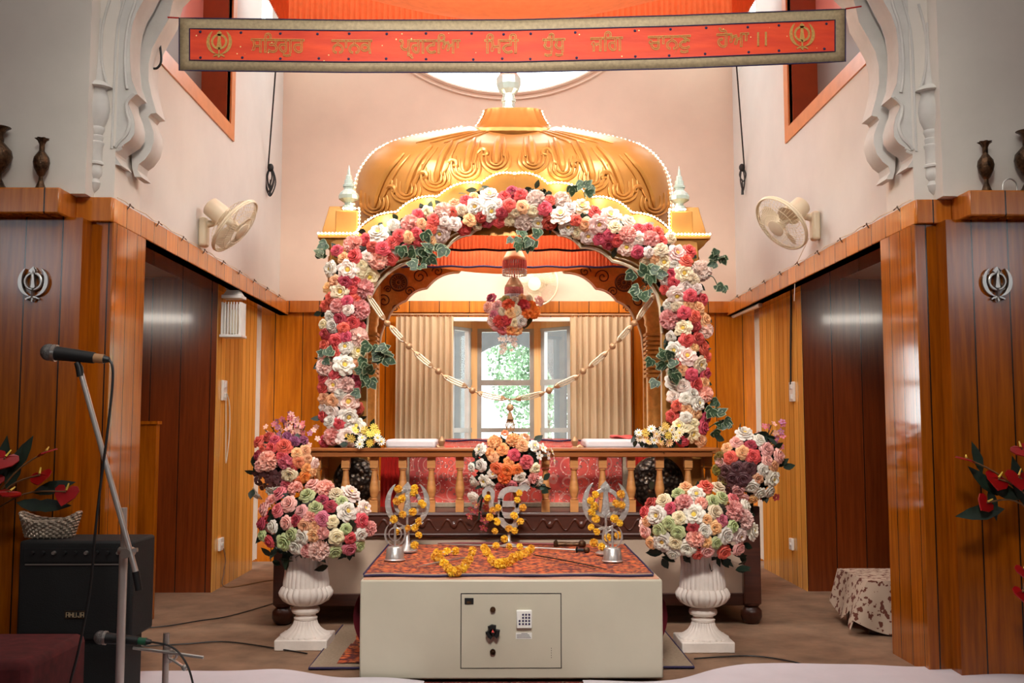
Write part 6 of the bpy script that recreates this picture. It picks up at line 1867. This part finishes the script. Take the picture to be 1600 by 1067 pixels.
# low stand with second microphone
YL = 4.05
ls = thing('microphone_stand', 'short steel microphone stand at the bottom left', 'microphone stand', (at(259, 1040, YL).x, YL, 0))
lx = at(259, 1030, YL).x; MB().tube([(lx, YL, .03), (lx, YL, at(259, 989, YL).z)], .012, 14).build('pole', M['steel'], ls)
MB().lathe([(.12, .016), (.12, .028), (.05, .045), (.016, .055)], (lx, YL, 0), 24).build('base', M['black'], ls)
MB().tube([at(208, 1012, YL - .02), at(262, 1019, YL - .02), at(318, 1027, YL - .02)], .0065, 10).build('boom', M['steel'], ls)
mb = MB(); c = at(262, 1022, YL); mb.tube([c + Vector((0, 0, -.03)), c + Vector((0, 0, .025))], .018, 14)
mb.tube([c + Vector((.025 + .016 * math.cos(i * PI / 6), -.02, .016 * math.sin(i * PI / 6))) for i in range(12)], .005, 6, True); mb.tube([at(266, 1028, YL - .02), at(287, 1042, YL - .02)], .006, 8); mb.ball(at(288, 1043, YL - .02), .012); mb.build('clamp', M['steel'], ls)
m2 = thing('microphone', 'dark microphone with a green plug lying low beside the amplifier', 'microphone', at(190, 1000, YL))
mic(m2, at(148, 995, YL - .02), at(236, 1003, YL - .02), .026, M['green_plug'])
tag(MB().tube(spline([at(236, 1003, YL - .02), at(262, 1008, YL - .03), at(280, 1020, YL - .04), at(295, 1045, YL - .05), at(303, 1075, YL - .06)], 6), .004, 6).build('microphone_cable', M['black']), 'black cable curving from the green plug of the low microphone', 'cable')

# covered bench at the bottom left
hb = thing('covered_box', 'maroon cloth covered box in the bottom left corner', 'box', (at(40, 1040, 3.9).x, 3.9, 0))
hx1 = at(112, 1020, 3.95).x; zt2 = at(60, 996, 4.0).z
MB().box(-2.7, hx1, 3.6, 4.1, .02, zt2).build('cover', M['maroon'], hb, bevel=.03)
MB().grid(lambda u, v: (at(44, 1067, 3.58).x + .28 * u, 3.585 - .004 * math.sin(u * 9), .02 + (.06 + .14 * u) * v), 12, 6).build('red_edge', M['red_cloth'], hb)

# cables on the carpet
fl_ = lambda x, y: atz(x, y, .008)
tag(MB().tube(spline([fl_(212, 982), fl_(260, 978), fl_(310, 970), fl_(360, 962), fl_(430, 942)], 6), .0038, 6).build('cable', M['black']), 'black cable across the carpet from amplifier to dais', 'cable')
tag(MB().tube(spline([fl_(215, 1010), fl_(290, 1006), fl_(360, 1003), fl_(480, 1021)], 6), .0038, 6).build('cable', M['black']), 'thin dark cable on the carpet in front of the left urn', 'cable')
tag(MB().tube(spline([fl_(1085, 1029), fl_(1130, 1026), fl_(1180, 1025), fl_(1240, 1034), fl_(1280, 1046), fl_(1310, 1055)], 6), .0038, 6).build('cable', M['black']), 'thin dark cable curving over the carpet right of the rug', 'cable')

# covered stool on the right
xs0, xs1 = at(1352, 905, 5.75).x, 2.5; zs = at(1370, 906, 5.75).z
t_ = thing('covered_stool', 'low stool under a brown printed cream cloth by the right pillar', 'stool', (xs0 + .25, 5.95, 0))
for x in (xs0 + .05, xs1 - .05):
    for y in (5.78, 6.15): MB().box(x - .02, x + .02, y - .02, y + .02, 0, zs - .01).build('leg', M['dark_wood'], t_)
MB().box(xs0 + .02, xs1, 5.74, 6.2, zs - .03, zs - .004).build('top', M['dark_wood'], t_)
mb = MB()
mb.add([(xs0, 5.72, zs), (xs1, 5.72, zs), (xs1, 6.22, zs), (xs0, 6.22, zs)], [(0, 1, 2, 3)])
mb.grid(lambda u, v: (xs0 - .012 * v + (xs1 - xs0) * u + (-.1 * v * (1 - u) ** 3), 5.72 - .03 * v - .012 * v * math.sin(u * 22), zs - v * (.18 + .11 * abs(math.sin(u * 4.2 + .2)))), 40, 8)
mb.grid(lambda u, v: (xs0 - .05 * v - .012 * v * math.sin(u * 15) - .06 * v * (1 - u) ** 3, 5.72 + .5 * u - .03 * v * (1 - u), zs - v * (.18 + .08 * abs(math.cos(u * 5)))), 24, 8)
mb.build('cloth', M['print'], t_)
